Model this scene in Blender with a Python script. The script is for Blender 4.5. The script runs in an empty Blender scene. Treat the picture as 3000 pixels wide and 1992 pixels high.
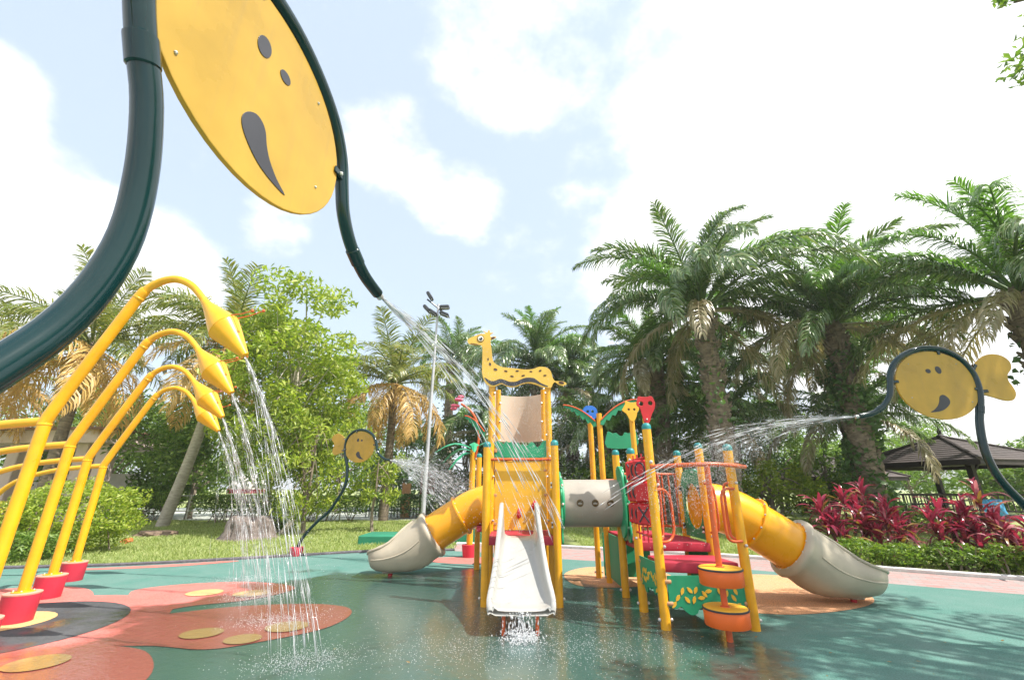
import bpy, bmesh, math, random
import numpy as np
from mathutils import Vector, Matrix, Quaternion

random.seed(7); RNG = np.random.default_rng(11)
R = math.radians
scene = bpy.context.scene
COL = scene.collection

# ------------------------------------------------------------------ camera
cam_d = bpy.data.cameras.new('camera'); cam = bpy.data.objects.new('camera', cam_d); COL.objects.link(cam)
cam.location = (0, 0, 1.55); cam.rotation_euler = (R(90 + 18.9), 0, 0)
cam_d.sensor_width = 36; cam_d.lens = 15.25; cam_d.clip_start = 0.02; cam_d.clip_end = 5000
scene.camera = cam

# ------------------------------------------------------------------ world, sun, exposure
SUN = Vector((0.64, -0.26, 1.0)).normalized()
world = bpy.data.worlds.new('World'); scene.world = world; world.use_nodes = True
def build_world():
    nt = world.node_tree; N = nt.nodes; L = nt.links; N.clear()
    out = N.new('ShaderNodeOutputWorld'); bg = N.new('ShaderNodeBackground')
    sky = N.new('ShaderNodeTexSky'); sky.sky_type = 'NISHITA'; sky.sun_disc = False
    sky.sun_elevation = math.asin(SUN.z); sky.sun_rotation = math.atan2(SUN.x, SUN.y)
    sky.air_density = 1.0; sky.dust_density = 1.6; sky.ozone_density = 1.0
    geo = N.new('ShaderNodeTexCoord')
    nrm = N.new('ShaderNodeVectorMath'); nrm.operation = 'NORMALIZE'; L.new(geo.outputs['Generated'], nrm.inputs[0])
    def mth(op, a, b=None, c=None):
        m = N.new('ShaderNodeMath'); m.operation = op
        for i, v in enumerate((a, b, c)):
            if v is None: continue
            if isinstance(v, (int, float)): m.inputs[i].default_value = v
            else: L.new(v, m.inputs[i])
        return m.outputs[0]
    def noise(scale, det, rough, off, squash=1.6):
        mp = N.new('ShaderNodeMapping'); mp.inputs['Location'].default_value = off; mp.inputs['Scale'].default_value = (1, 1, squash)
        L.new(nrm.outputs[0], mp.inputs[0])
        t = N.new('ShaderNodeTexNoise'); t.inputs['Scale'].default_value = scale; t.inputs['Detail'].default_value = det
        t.inputs['Roughness'].default_value = rough; L.new(mp.outputs[0], t.inputs['Vector']); return t.outputs['Fac']
    big = noise(2.3, 9, .58, (6.1, 2.4, .7)); fine = noise(6.5, 8, .6, (.3, 5.2, 2.2))
    # cloud banks: soft lobes about the directions in which clouds stand
    tot = None
    for (d, r, w) in [((-1.12, .86, .50), .16, 1.0), ((-.86, .886, .46), .13, 1.0), ((-1.5, .8, .34), .24, 1.0), ((1.15, .72, .72), .55, .5), ((1.5, .8, .6), .8, .45), ((1.3, .4, 1.3), .6, .4), ((.75, .8, .62), .45, .36), ((.34, .88, .50), .16, .6),
                      ((-1.2, .74, .86), .075, .8), ((.0, .72, .96), .17, .62), ((-.28, .80, .75), .10, .55), ((-.53, .85, .57), .08, .5), ((-.13, .84, .64), .10, .55), ((2.0, -.4, .8), .8, .8), ((-1.8, -.9, .9), .5, .7), ((0, -1.5, .9), .6, .7)]:
        v = Vector(d).normalized()
        dt = N.new('ShaderNodeVectorMath'); dt.operation = 'DOT_PRODUCT'; L.new(nrm.outputs[0], dt.inputs[0]); dt.inputs[1].default_value = v
        mr = N.new('ShaderNodeMapRange'); mr.interpolation_type = 'SMOOTHSTEP'; L.new(dt.outputs['Value'], mr.inputs[0])
        mr.inputs[1].default_value = math.cos(r * 1.25); mr.inputs[2].default_value = math.cos(r * .35); mr.inputs[3].default_value = 0; mr.inputs[4].default_value = w
        tot = mr.outputs[0] if tot is None else mth('ADD', tot, mr.outputs[0])
    tot = mth('MINIMUM', tot, 1.0)
    dens = mth('ADD', mth('ADD', mth('MULTIPLY', mth('SUBTRACT', big, .5), .7), mth('MULTIPLY', mth('SUBTRACT', fine, .5), 1.75)), mth('MULTIPLY', tot, .95))
    mr = N.new('ShaderNodeMapRange'); mr.interpolation_type = 'SMOOTHSTEP'; L.new(dens, mr.inputs[0])
    mr.inputs[1].default_value = .10; mr.inputs[2].default_value = .94; mr.inputs[3].default_value = 0; mr.inputs[4].default_value = 1
    mask = mr.outputs[0]
    sk = N.new('ShaderNodeVectorMath'); sk.operation = 'SCALE'; sk.inputs['Scale'].default_value = 0.12; L.new(sky.outputs[0], sk.inputs[0])
    veil = N.new('ShaderNodeMix'); veil.data_type = 'RGBA'; veil.inputs[0].default_value = .57
    L.new(sk.outputs[0], veil.inputs[6]); veil.inputs[7].default_value = (.62, .72, .83, 1)
    cl = N.new('ShaderNodeMix'); cl.data_type = 'RGBA'; L.new(mask, cl.inputs[0]); L.new(veil.outputs[2], cl.inputs[6])
    shade = N.new('ShaderNodeMix'); shade.data_type = 'RGBA'; L.new(fine, shade.inputs[0]); shade.inputs[6].default_value = (.74, .755, .77, 1); shade.inputs[7].default_value = (.98, .97, .96, 1)
    L.new(shade.outputs[2], cl.inputs[7])
    L.new(cl.outputs[2], bg.inputs[0]); bg.inputs[1].default_value = 1.0
    L.new(bg.outputs[0], out.inputs[0])
build_world()
sun_d = bpy.data.lights.new('sun', 'SUN'); sun_d.energy = 4.8; sun_d.angle = R(.55); sun_d.color = (1, .955, .88)
sun = bpy.data.objects.new('sun', sun_d); COL.objects.link(sun); sun.rotation_euler = SUN.to_track_quat('Z', 'Y').to_euler(); sun.location = (12, -8, 30)
vs = scene.view_settings; vs.view_transform = 'Standard'; vs.look = 'None'; vs.gamma = 1; vs.exposure = .78; vs.use_curve_mapping = False
scene.cycles.max_bounces = 8; scene.cycles.transparent_max_bounces = 24; scene.cycles.use_denoising = True

# ------------------------------------------------------------------ materials
MATS = {}
def new_mat(name):
    m = bpy.data.materials.new(name); m.use_nodes = True; m.node_tree.nodes.clear(); MATS[name] = m
    nt = m.node_tree; out = nt.nodes.new('ShaderNodeOutputMaterial'); return m, nt, nt.nodes, nt.links, out
def setin(n, k, v):
    if k in n.inputs: n.inputs[k].default_value = v
def node_noise(N, L, vec, scale, det=4, rough=.55):
    t = N.new('ShaderNodeTexNoise'); t.inputs['Scale'].default_value = scale; t.inputs['Detail'].default_value = det; t.inputs['Roughness'].default_value = rough
    if vec is not None: L.new(vec, t.inputs['Vector'])
    return t.outputs['Fac']
def node_range(N, L, v, a, b, c, d, smooth=False):
    m = N.new('ShaderNodeMapRange'); L.new(v, m.inputs[0])
    if smooth: m.interpolation_type = 'SMOOTHSTEP'
    for i, x in zip((1, 2, 3, 4), (a, b, c, d)): m.inputs[i].default_value = x
    return m.outputs[0]
def node_math(N, L, op, a, b=None):
    m = N.new('ShaderNodeMath'); m.operation = op
    for i, v in enumerate((a, b)):
        if v is None: continue
        if isinstance(v, (int, float)): m.inputs[i].default_value = v
        else: L.new(v, m.inputs[i])
    return m.outputs[0]
def node_mix(N, L, f, a, b, blend='MIX'):
    m = N.new('ShaderNodeMix'); m.data_type = 'RGBA'; m.blend_type = blend
    for i, v in ((0, f), (6, a), (7, b)):
        if isinstance(v, (int, float)): m.inputs[i].default_value = v
        elif isinstance(v, tuple): m.inputs[i].default_value = (v + (1,))[:4]
        else: L.new(v, m.inputs[i])
    return m.outputs[2]
def paint(name, col, rough=.4, var=.12, wear=.25, bump=.02, bscale=60, coat=0., metal=0., transl=0., nscale=2.5, streak=0.):
    """painted metal, moulded plastic, sheet board: tone drift, rubbed roughness, fine relief, water streaks"""
    m, nt, N, L, out = new_mat(name)
    p = N.new('ShaderNodeBsdfPrincipled'); tc = N.new('ShaderNodeTexCoord').outputs['Object']
    n1 = node_noise(N, L, tc, nscale, 5); n2 = node_noise(N, L, tc, bscale, 3)
    dark = tuple(c * (1 - var * 1.6) for c in col); lite = tuple(min(1, c * (1 + var) + var * .02) for c in col)
    c = node_mix(N, L, node_range(N, L, n1, .3, .7, 0, 1), dark, lite)
    if streak:
        mp = N.new('ShaderNodeMapping'); mp.inputs['Scale'].default_value = (14, 14, .9); L.new(tc, mp.inputs[0])
        ns = node_noise(N, L, mp.outputs[0], 2.2, 5)
        c = node_mix(N, L, node_range(N, L, ns, .55, .8, 0, streak), c, tuple(.55 * x + .06 for x in col))
    L.new(c, p.inputs['Base Color'])
    L.new(node_range(N, L, n1, .25, .75, max(.02, rough - wear * .35), min(1, rough + wear * .5)), p.inputs['Roughness'])
    setin(p, 'Metallic', metal); setin(p, 'Coat Weight', coat); setin(p, 'Coat Roughness', .08)
    if bump:
        b = N.new('ShaderNodeBump'); b.inputs['Strength'].default_value = bump * 6; b.inputs['Distance'].default_value = .004; L.new(n2, b.inputs['Height']); L.new(b.outputs[0], p.inputs['Normal'])
    if transl:
        t = N.new('ShaderNodeBsdfTranslucent'); L.new(c, t.inputs[0]); mx = N.new('ShaderNodeMixShader'); mx.inputs[0].default_value = transl
        L.new(p.outputs[0], mx.inputs[1]); L.new(t.outputs[0], mx.inputs[2]); L.new(mx.outputs[0], out.inputs[0])
    else: L.new(p.outputs[0], out.inputs[0])
    return m
def leafmat(name, cols, rough=.42, transl=.32, tcol=None, spec=.5):
    m, nt, N, L, out = new_mat(name)
    g = N.new('ShaderNodeNewGeometry'); rp = N.new('ShaderNodeValToRGB'); L.new(g.outputs['Random Per Island'], rp.inputs[0])
    e = rp.color_ramp.elements
    while len(e) > 1: e.remove(e[-1])
    for i, c in enumerate(cols):
        x = i / (len(cols) - 1)
        k = e[0] if i == 0 else e.new(x)
        k.position = x; k.color = c + (1,)
    p = N.new('ShaderNodeBsdfPrincipled'); L.new(rp.outputs[0], p.inputs['Base Color']); setin(p, 'Roughness', rough); setin(p, 'Specular IOR Level', spec)
    t = N.new('ShaderNodeBsdfTranslucent')
    tc = node_mix(N, L, 1.0, rp.outputs[0], tcol or (1.5, 1.7, .7), 'MULTIPLY'); L.new(tc, t.inputs[0])
    mx = N.new('ShaderNodeMixShader'); mx.inputs[0].default_value = transl; L.new(p.outputs[0], mx.inputs[1]); L.new(t.outputs[0], mx.inputs[2]); L.new(mx.outputs[0], out.inputs[0])
    return m
def rough_mat(name, c1, c2, scale=8, bump=.5, bscale=14, rough=.9, stretch=(1, 1, 1)):
    m, nt, N, L, out = new_mat(name)
    p = N.new('ShaderNodeBsdfPrincipled'); tc = N.new('ShaderNodeNewGeometry').outputs['Position']
    mp = N.new('ShaderNodeMapping'); mp.inputs['Scale'].default_value = stretch; L.new(tc, mp.inputs[0])
    n1 = node_noise(N, L, mp.outputs[0], scale, 8, .65); n2 = node_noise(N, L, mp.outputs[0], bscale, 8, .7)
    L.new(node_mix(N, L, node_range(N, L, n1, .32, .68, 0, 1), c1, c2), p.inputs['Base Color']); setin(p, 'Roughness', rough)
    b = N.new('ShaderNodeBump'); b.inputs['Strength'].default_value = bump; b.inputs['Distance'].default_value = .03; L.new(n2, b.inputs['Height']); L.new(b.outputs[0], p.inputs['Normal'])
    L.new(p.outputs[0], out.inputs[0]); return m
def rubber(name, col):
    """granulated rubber floor; standing water near the middle of the pad darkens and glosses it"""
    m, nt, N, L, out = new_mat(name)
    p = N.new('ShaderNodeBsdfPrincipled'); pos = N.new('ShaderNodeNewGeometry').outputs['Position']
    gr = node_noise(N, L, pos, 70, 3, .85); patch = node_noise(N, L, pos, 1.3, 8, .7)
    speck = node_mix(N, L, node_range(N, L, gr, .35, .65, 0, 1), tuple(c * .45 for c in col), tuple(min(1, c * 1.5 + .02) for c in col))
    dry = node_mix(N, L, node_range(N, L, patch, .35, .7, 0, .45), speck, tuple(min(1, c * .55 + .16) for c in col))
    sx = N.new('ShaderNodeSeparateXYZ'); L.new(pos, sx.inputs[0])
    ex = node_math(N, L, 'DIVIDE', node_math(N, L, 'ADD', sx.outputs[0], 1.25), 3.9)
    ey = node_math(N, L, 'DIVIDE', node_math(N, L, 'SUBTRACT', sx.outputs[1], 5.6), 4.2)
    rr = node_math(N, L, 'SQRT', node_math(N, L, 'ADD', node_math(N, L, 'MULTIPLY', ex, ex), node_math(N, L, 'MULTIPLY', ey, ey)))
    wn = node_noise(N, L, pos, .75, 5, .55)
    wv = node_math(N, L, 'ADD', node_math(N, L, 'SUBTRACT', 1.12, rr), node_math(N, L, 'MULTIPLY', node_math(N, L, 'SUBTRACT', wn, .5), 1.5))
    wet = node_range(N, L, wv, .0, .22, 0, 1, True)
    base = node_mix(N, L, node_math(N, L, 'MULTIPLY', wet, .85), dry, tuple(c * .42 for c in col))
    L.new(base, p.inputs['Base Color'])
    L.new(node_range(N, L, wet, 0, 1, .92, .42), p.inputs['Roughness'])
    L.new(wet, p.inputs['Coat Weight']); setin(p, 'Coat IOR', 1.75)
    rn = node_noise(N, L, pos, 3.0, 3); L.new(node_range(N, L, rn, .35, .7, .01, .09), p.inputs['Coat Roughness'])
    # ripples on the water film, grains on the dry rubber
    r1 = node_noise(N, L, pos, 11, 4, .6); r2 = node_noise(N, L, pos, 34, 2, .5)
    rip = node_math(N, L, 'ADD', r1, node_math(N, L, 'MULTIPLY', r2, .35))
    b = N.new('ShaderNodeBump'); b.inputs['Strength'].default_value = .34; b.inputs['Distance'].default_value = .015; L.new(rip, b.inputs['Height']); L.new(b.outputs[0], p.inputs['Coat Normal'])
    b2 = N.new('ShaderNodeBump'); b2.inputs['Strength'].default_value = .6; b2.inputs['Distance'].default_value = .004; L.new(gr, b2.inputs['Height']); L.new(b2.outputs[0], p.inputs['Normal'])
    L.new(p.outputs[0], out.inputs[0]); return m

YEL = (.82, .38, .006)
paint('yellow_paint', YEL, .38, .11, .3, .012, coat=.2, streak=.28, nscale=4)
paint('yellow_pipe', (.82, .40, .003), .36, .10, .3, .015, coat=.25, streak=.22, nscale=4)
paint('yellow_plastic', (.93, .41, .003), .28, .04, .2, .01, coat=.4, transl=.1)
paint('yellow_board', (.80, .44, .03), .5, .08, .2, .01, streak=.12)
paint('giraffe_board', (.74, .45, .07), .5, .1, .2, .01, streak=.15)
paint('fish_board', (.70, .44, .06), .32, .12, .35, .012, coat=.3, transl=.36, streak=.28)
paint('dark_green_pipe', (.001, .022, .024), .12, .15, .06, .0, coat=.0)
paint('green_plastic', (.012, .30, .13), .4, .1, .2, .01, coat=.2)
paint('green_board', (.015, .27, .125), .5, .08, .2, .01, streak=.1)
paint('teal_cap', (.01, .22, .22), .4, .1)
paint('orange_paint', (.62, .10, .018), .38, .08, .2, .01, coat=.2)
paint('orange_drum', (.78, .13, .012), .45, .07, .2, .01)
paint('red_paint', (.52, .018, .028), .42, .1, .2, .01, coat=.15)
paint('red_deck', (.42, .022, .05), .55, .15, .3, .05, bscale=140)
paint('red_cube', (.55, .012, .018), .42, .1, .2, .01)
paint('red_concrete', (.56, .025, .055), .6, .12, .3, .04)
paint('red_concrete_lit', (.75, .30, .22), .7, .12, .3, .04)  # tops of the red pots: sunlight put into the colour as paler pink
paint('cream_plastic', (.44, .43, .40), .3, .05, .2, .01, coat=.3, transl=.12)
paint('beige_plastic', (.46, .40, .30), .42, .07, .25, .02, coat=.15, transl=.06)
paint('beige_panel', (.74, .60, .48), .5, .06, .2, .01, transl=.3)
paint('tunnel_plastic', (.36, .32, .27), .45, .1, .25, .02, streak=.3)
paint('black_inlay', (.035, .035, .045), .4, .2)
paint('grey_inlay', (.10, .11, .12), .45, .1)
paint('brown_inlay', (.06, .02, .012), .5, .2)
paint('white_inlay', (.8, .78, .74), .4, .05)
paint('bolt_metal', (.62, .60, .58), .3, .1, metal=.5)
paint('dark_metal', (.05, .055, .06), .4, .2, metal=.4)
paint('lamp_steel', (.52, .52, .56), .5, .08, metal=.2)
paint('porthole', (.13, .075, .02), .4, .2)
paint('blue_board', (.02, .16, .62), .5, .1)
paint('pink_paint', (.70, .12, .22), .45, .1)
paint('tan_clamp', (.55, .28, .13), .55, .1)
paint('dark_wood', (.030, .022, .020), .7, .3, .2, .05)
paint('shingle', (.075, .058, .054), .8, .25, .2, .05)
paint('towel_blue', (.08, .35, .62), .9, .4, nscale=9)
paint('grey_wood', (.20, .17, .15), .85, .2)
paint('green_block', (.02, .20, .11), .8, .1)
paint('white_wall', (.72, .68, .66), .8, .06)
paint('fascia', (.70, .55, .52), .8, .06)
paint('roof_brown', (.26, .14, .10), .8, .15)
paint('skin_coconut', (.50, .17, .04), .6, .2)
rubber('rubber_green', (.060, .180, .145)); rubber('rubber_red', (.56, .13, .10)); rubber('rubber_yellow', (.60, .37, .13))
rubber('rubber_black', (.028, .030, .034)); rubber('rubber_orange', (.62, .30, .13))
rough_mat('bark', (.16, .12, .09), (.34, .28, .22), 3, .8, 9, stretch=(4, 4, .6))
rough_mat('palm_bark', (.10, .075, .055), (.30, .24, .18), 4, 1., 6, stretch=(1, 1, 3))
rough_mat('pale_bark', (.30, .26, .20), (.55, .50, .42), 4, .6, 8, stretch=(1, 1, 4))
rough_mat('rock', (.075, .058, .05), (.27, .22, .195), 3.2, 1.0, 7, stretch=(1, 1, .6))
rough_mat('soil', (.13, .085, .06), (.27, .19, .13), 6, .8, 20)
rough_mat('kerb_black', (.055, .05, .06), (.16, .145, .16), 9, .5, 30)
rough_mat('kerb_white', (.55, .52, .50), (.75, .73, .70), 5, .3, 30)
rough_mat('court_floor', (.36, .40, .36), (.52, .52, .48), 1.2, .2, 20)
rough_mat('lawn', (.19, .25, .07), (.36, .39, .14), 1.1, .9, 40)
rough_mat('hill', (.035, .075, .03), (.07, .11, .05), .02, 1., .2)
def paver():
    m, nt, N, L, out = new_mat('paver')
    p = N.new('ShaderNodeBsdfPrincipled'); pos = N.new('ShaderNodeNewGeometry').outputs['Position']
    mp = N.new('ShaderNodeMapping'); mp.inputs['Rotation'].default_value = (0, 0, R(35)); L.new(pos, mp.inputs[0])
    b = N.new('ShaderNodeTexBrick'); L.new(mp.outputs[0], b.inputs['Vector']); b.inputs['Color1'].default_value = (.42, .17, .15, 1); b.inputs['Color2'].default_value = (.30, .26, .25, 1); b.inputs['Mortar'].default_value = (.22, .19, .17, 1)
    b.inputs['Scale'].default_value = 1; b.inputs['Brick Width'].default_value = .22; b.inputs['Row Height'].default_value = .11; b.inputs['Mortar Size'].default_value = .006; b.inputs['Bias'].default_value = .1
    n = node_noise(N, L, pos, 5, 5); c = node_mix(N, L, node_range(N, L, n, .3, .7, 0, .4), b.outputs[0], (.42, .34, .32)); L.new(c, p.inputs['Base Color']); setin(p, 'Roughness', .85)
    bm_ = N.new('ShaderNodeBump'); bm_.inputs['Strength'].default_value = .5; bm_.inputs['Distance'].default_value = .01; L.new(b.outputs['Fac'], bm_.inputs['Height']); bm_.invert = True; L.new(bm_.outputs[0], p.inputs['Normal'])
    L.new(p.outputs[0], out.inputs[0])
paver()
leafmat('leaf_lime', [(.15, .23, .02), (.28, .35, .04), (.40, .43, .08), (.20, .29, .03)], transl=.38)
leafmat('leaf_mid', [(.08, .155, .022), (.15, .24, .04), (.24, .32, .075)], transl=.32)
leafmat('leaf_dark', [(.045, .11, .025), (.085, .165, .045), (.13, .20, .07)], transl=.25)
leafmat('leaf_hedge', [(.08, .16, .02), (.17, .27, .035), (.27, .35, .06)], transl=.28)
leafmat('leaf_yellow', [(0.200, 0.300, 0.025), (0.350, 0.375, 0.037), (0.450, 0.300, 0.037)], transl=.35)
leafmat('oil_frond', [(.06, .12, .032), (.105, .185, .05), (.15, .23, .075), (.26, .27, .14)], rough=.27, transl=.24, spec=1.0)
leafmat('oil_frond_old', [(.26, .22, .12), (.42, .35, .22), (.22, .22, .09), (.52, .45, .32)], rough=.32, transl=.25, tcol=(1.2, 1.1, .7), spec=.9)
leafmat('oil_frond_young', [(.09, .20, .03), (.15, .27, .045), (.11, .22, .04)], rough=.3, transl=.32, spec=.7)
leafmat('coco_frond', [(.12, .17, .03), (.21, .23, .05), (.36, .30, .08)], rough=.34, transl=.3, spec=.65)
leafmat('coco_frond_old', [(.55, .36, .12), (.62, .42, .14), (.42, .30, .10)], rough=.4, transl=.3, tcol=(1.3, 1.1, .6))
leafmat('grass', [(.20, .27, .07), (.33, .39, .13), (.46, .47, .22)], transl=.3, rough=.5)
leafmat('cordyline_red', [(.40, .04, .10), (.50, .10, .17), (.26, .025, .06), (.42, .18, .18)], rough=.32, transl=.35, tcol=(1.5, .9, .9), spec=.6)
leafmat('cordyline_bronze', [(.20, .12, .03), (.30, .16, .05), (.14, .15, .04)], rough=.35, transl=.3, spec=.5)
leafmat('cordyline_dark', [(.09, .014, .03), (.16, .022, .045), (.20, .07, .04)], rough=.28, transl=.22, tcol=(1.5, .8, .8), spec=.7)
leafmat('cordyline_pink', [(.55, .22, .24), (.62, .30, .32), (.45, .10, .14)], rough=.3, transl=.3, tcol=(1.3, .9, .9), spec=.6)
def water_mat():
    m, nt, N, L, out = new_mat('water_drops')
    tr = N.new('ShaderNodeBsdfTransparent'); d = N.new('ShaderNodeBsdfDiffuse'); d.inputs[0].default_value = (.93, .94, .95, 1); t = N.new('ShaderNodeBsdfTranslucent'); t.inputs[0].default_value = (.8, .83, .87, 1)
    g = N.new('ShaderNodeBsdfGlossy'); g.inputs['Roughness'].default_value = .12
    a = N.new('ShaderNodeMixShader'); a.inputs[0].default_value = .45; L.new(d.outputs[0], a.inputs[1]); L.new(t.outputs[0], a.inputs[2])
    b = N.new('ShaderNodeMixShader'); b.inputs[0].default_value = .3; L.new(a.outputs[0], b.inputs[1]); L.new(g.outputs[0], b.inputs[2])
    c = N.new('ShaderNodeMixShader'); c.inputs[0].default_value = .78; L.new(tr.outputs[0], c.inputs[1]); L.new(b.outputs[0], c.inputs[2]); L.new(c.outputs[0], out.inputs[0])
water_mat()

# ------------------------------------------------------------------ mesh helpers
def tag(o, label=None, cat=None, group=None, kind=None):
    if label: o['label'] = label
    if cat: o['category'] = cat
    if group: o['group'] = group
    if kind: o['kind'] = kind
    return o
def empty(name, loc=(0, 0, 0), rz=0., label=None, cat=None, group=None):
    o = bpy.data.objects.new(name, None); COL.objects.link(o); o.location = loc; o.rotation_euler = (0, 0, rz); o.empty_display_size = .2
    return tag(o, label, cat, group)
def finish(me, mat, smooth=True, ang=38):
    if mat: me.materials.append(MATS[mat])
    if smooth:
        me.shade_smooth(); me.set_sharp_from_angle(angle=R(ang))
    return me
def link(name, me, parent=None, world_space=True):
    o = bpy.data.objects.new(name, me); COL.objects.link(o)
    if parent is not None:
        o.parent = parent
        if world_space:                       # mesh was modelled in place: undo the thing's own position
            r = parent
            off = Vector((0, 0, 0))
            while r is not None: off += r.location; r = r.parent
            o.location = -off
    return o
class MB:
    def __init__(s): s.v = []; s.f = []
    def add(s, vs, fs):
        k = len(s.v); s.v += [tuple(x) for x in vs]; s.f += [tuple(i + k for i in f) for f in fs]; return s
    def box(s, c, d, rz=0., rot=None, bev=0.):
        x, y, z = (a / 2 for a in d)
        q = rot if rot is not None else Matrix.Rotation(rz, 3, 'Z')
        if bev <= 0:
            vs = [Vector((i * x, j * y, k * z)) for i in (-1, 1) for j in (-1, 1) for k in (-1, 1)]
            fs = [(0, 1, 3, 2), (4, 6, 7, 5), (0, 4, 5, 1), (2, 3, 7, 6), (0, 2, 6, 4), (1, 5, 7, 3)]
        else:
            b = min(bev, x * .9, y * .9, z * .9); vs = []
            lev = [(-z, b), (-z + b, 0), (z - b, 0), (z, b)]
            for (zz, ins) in lev:
                X, Y = x - ins, y - ins
                for (px, py) in ((X - b, -Y), (X, -Y + b), (X, Y - b), (X - b, Y), (-X + b, Y), (-X, Y - b), (-X, -Y + b), (-X + b, -Y)): vs.append(Vector((px, py, zz)))
            fs = [tuple(range(7, -1, -1)), tuple(range(24, 32))]
            for r in range(3):
                for i in range(8): fs.append((r * 8 + i, r * 8 + (i + 1) % 8, r * 8 + 8 + (i + 1) % 8, r * 8 + 8 + i))
        c = Vector(c); return s.add([q @ v + c for v in vs], fs)
    def tube(s, pts, r, seg=12, cap=True, closed=False):
        pts = [Vector(p) for p in pts]; n = len(pts)
        rad = r if isinstance(r, (list, tuple)) else [r] * n
        up = None; rings = []
        for i, p in enumerate(pts):
            if closed: t = pts[(i + 1) % n] - pts[i - 1]
            else: t = pts[min(i + 1, n - 1)] - pts[max(i - 1, 0)]
            t.normalize()
            if up is None:
                a = Vector((0, 0, 1)) if abs(t.z) < .9 else Vector((0, 1, 0)); up = (a - t * a.dot(t)).normalized()
            else:
                up = up - t * up.dot(t); up.normalize()
            sd = t.cross(up); rings.append([p + (up * math.cos(q) + sd * math.sin(q)) * rad[i] for q in (2 * math.pi * k / seg for k in range(seg))])
        vs = [v for g in rings for v in g]; fs = []
        m = n if closed else n - 1
        for i in range(m):
            a = i * seg; b = ((i + 1) % n) * seg
            for k in range(seg): fs.append((a + k, b + k, b + (k + 1) % seg, a + (k + 1) % seg)[::-1])
        if cap and not closed:
            fs.append(tuple(range(seg))); fs.append(tuple(range((n - 1) * seg, n * seg))[::-1])
        return s.add(vs, fs)
    def lathe(s, prof, c=(0, 0, 0), seg=20, rot=None):
        c = Vector(c); vs = []; fs = []
        for (r, z) in prof:
            for k in range(seg):
                q = 2 * math.pi * k / seg; v = Vector((r * math.cos(q), r * math.sin(q), z)); vs.append((rot @ v if rot is not None else v) + c)
        for i in range(len(prof) - 1):
            for k in range(seg): fs.append((i * seg + k, i * seg + (k + 1) % seg, (i + 1) * seg + (k + 1) % seg, (i + 1) * seg + k))
        fs.append(tuple(range(seg))[::-1]); fs.append(tuple(range((len(prof) - 1) * seg, len(prof) * seg)))
        return s.add(vs, fs)
    def ball(s, c, r, seg=8, sz=1.):
        n = max(4, seg // 2); pr = [(max(1e-4, r * math.sin(math.pi * i / n)), -r * sz * math.cos(math.pi * i / n)) for i in range(n + 1)]
        return s.lathe(pr, c, seg)
    def grid(s, rows):
        n = len(rows[0]); vs = [v for r in rows for v in r]; fs = []
        for i in range(len(rows) - 1):
            for k in range(n - 1): fs.append((i * n + k, i * n + k + 1, (i + 1) * n + k + 1, (i + 1) * n + k))
        return s.add(vs, fs)
    def mesh(s, name, mat, smooth=True, ang=38):
        me = bpy.data.meshes.new(name); me.from_pydata(s.v, [], s.f); me.update(); return finish(me, mat, smooth, ang)
    def build(s, name, mat, parent=None, smooth=True, ang=38, world_space=True):
        return link(name, s.mesh(name, mat, smooth, ang), parent, world_space)
def np_mesh(name, V, F, mat, smooth=False):
    V = np.asarray(V, np.float32); F = np.asarray(F, np.int32); k = F.shape[1]
    me = bpy.data.meshes.new(name); me.vertices.add(len(V)); me.vertices.foreach_set('co', V.ravel())
    me.loops.add(F.size); me.loops.foreach_set('vertex_index', F.ravel())
    me.polygons.add(len(F)); me.polygons.foreach_set('loop_start', np.arange(0, F.size, k, dtype=np.int32)); me.polygons.foreach_set('loop_total', np.full(len(F), k, np.int32))
    me.update(calc_edges=True); me.validate()
    if mat: me.materials.append(MATS[mat])
    if smooth: me.shade_smooth()
    return me
def smooth_path(pts, n=8):
    """Catmull-Rom through 2-D or 3-D points"""
    P = [Vector(p) for p in pts]; out = []
    for i in range(len(P) - 1):
        a = P[max(i - 1, 0)]; b = P[i]; c = P[i + 1]; d = P[min(i + 2, len(P) - 1)]
        for k in range(n):
            t = k / n; out.append(.5 * ((2 * b) + (c - a) * t + (2 * a - 5 * b + 4 * c - d) * t * t + (3 * b - a - 3 * c + d) * t ** 3))
    out.append(P[-1]); return out
def smooth_loop(pts, n=4):
    P = [Vector(p) for p in pts]; m = len(P); out = []
    for i in range(m):
        a, b, c, d = P[i - 1], P[i], P[(i + 1) % m], P[(i + 2) % m]
        for k in range(n):
            t = k / n; out.append(.5 * ((2 * b) + (c - a) * t + (2 * a - 5 * b + 4 * c - d) * t * t + (3 * b - a - 3 * c + d) * t ** 3))
    return out
def plate_mesh(name, loops, thick, mat, mtx=None, bev=.003):
    """flat board cut to an outline, holes allowed, edges eased; drawn in x,y and moved by mtx"""
    cu = bpy.data.curves.new('outline', 'CURVE'); cu.dimensions = '2D'; cu.fill_mode = 'BOTH'; cu.extrude = max(.0005, thick / 2 - bev); cu.bevel_depth = bev; cu.bevel_resolution = 1
    for lp in loops:
        sp = cu.splines.new('POLY'); sp.points.add(len(lp) - 1); sp.use_cyclic_u = True
        for p, q in zip(sp.points, lp): p.co = (q[0], q[1], 0, 1)
    co = bpy.data.objects.new('outline', cu); COL.objects.link(co)
    me = bpy.data.meshes.new_from_object(co.evaluated_get(bpy.context.evaluated_depsgraph_get())); me.name = name
    bpy.data.objects.remove(co); bpy.data.curves.remove(cu)
    me.materials.clear()
    if mtx is not None: me.transform(mtx)
    return finish(me, mat, True, 40)
def plate(name, loops, thick, mat, mtx=None, parent=None, bev=.003, world_space=True):
    return link(name, plate_mesh(name, loops, thick, mat, mtx, bev), parent, world_space)
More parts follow.
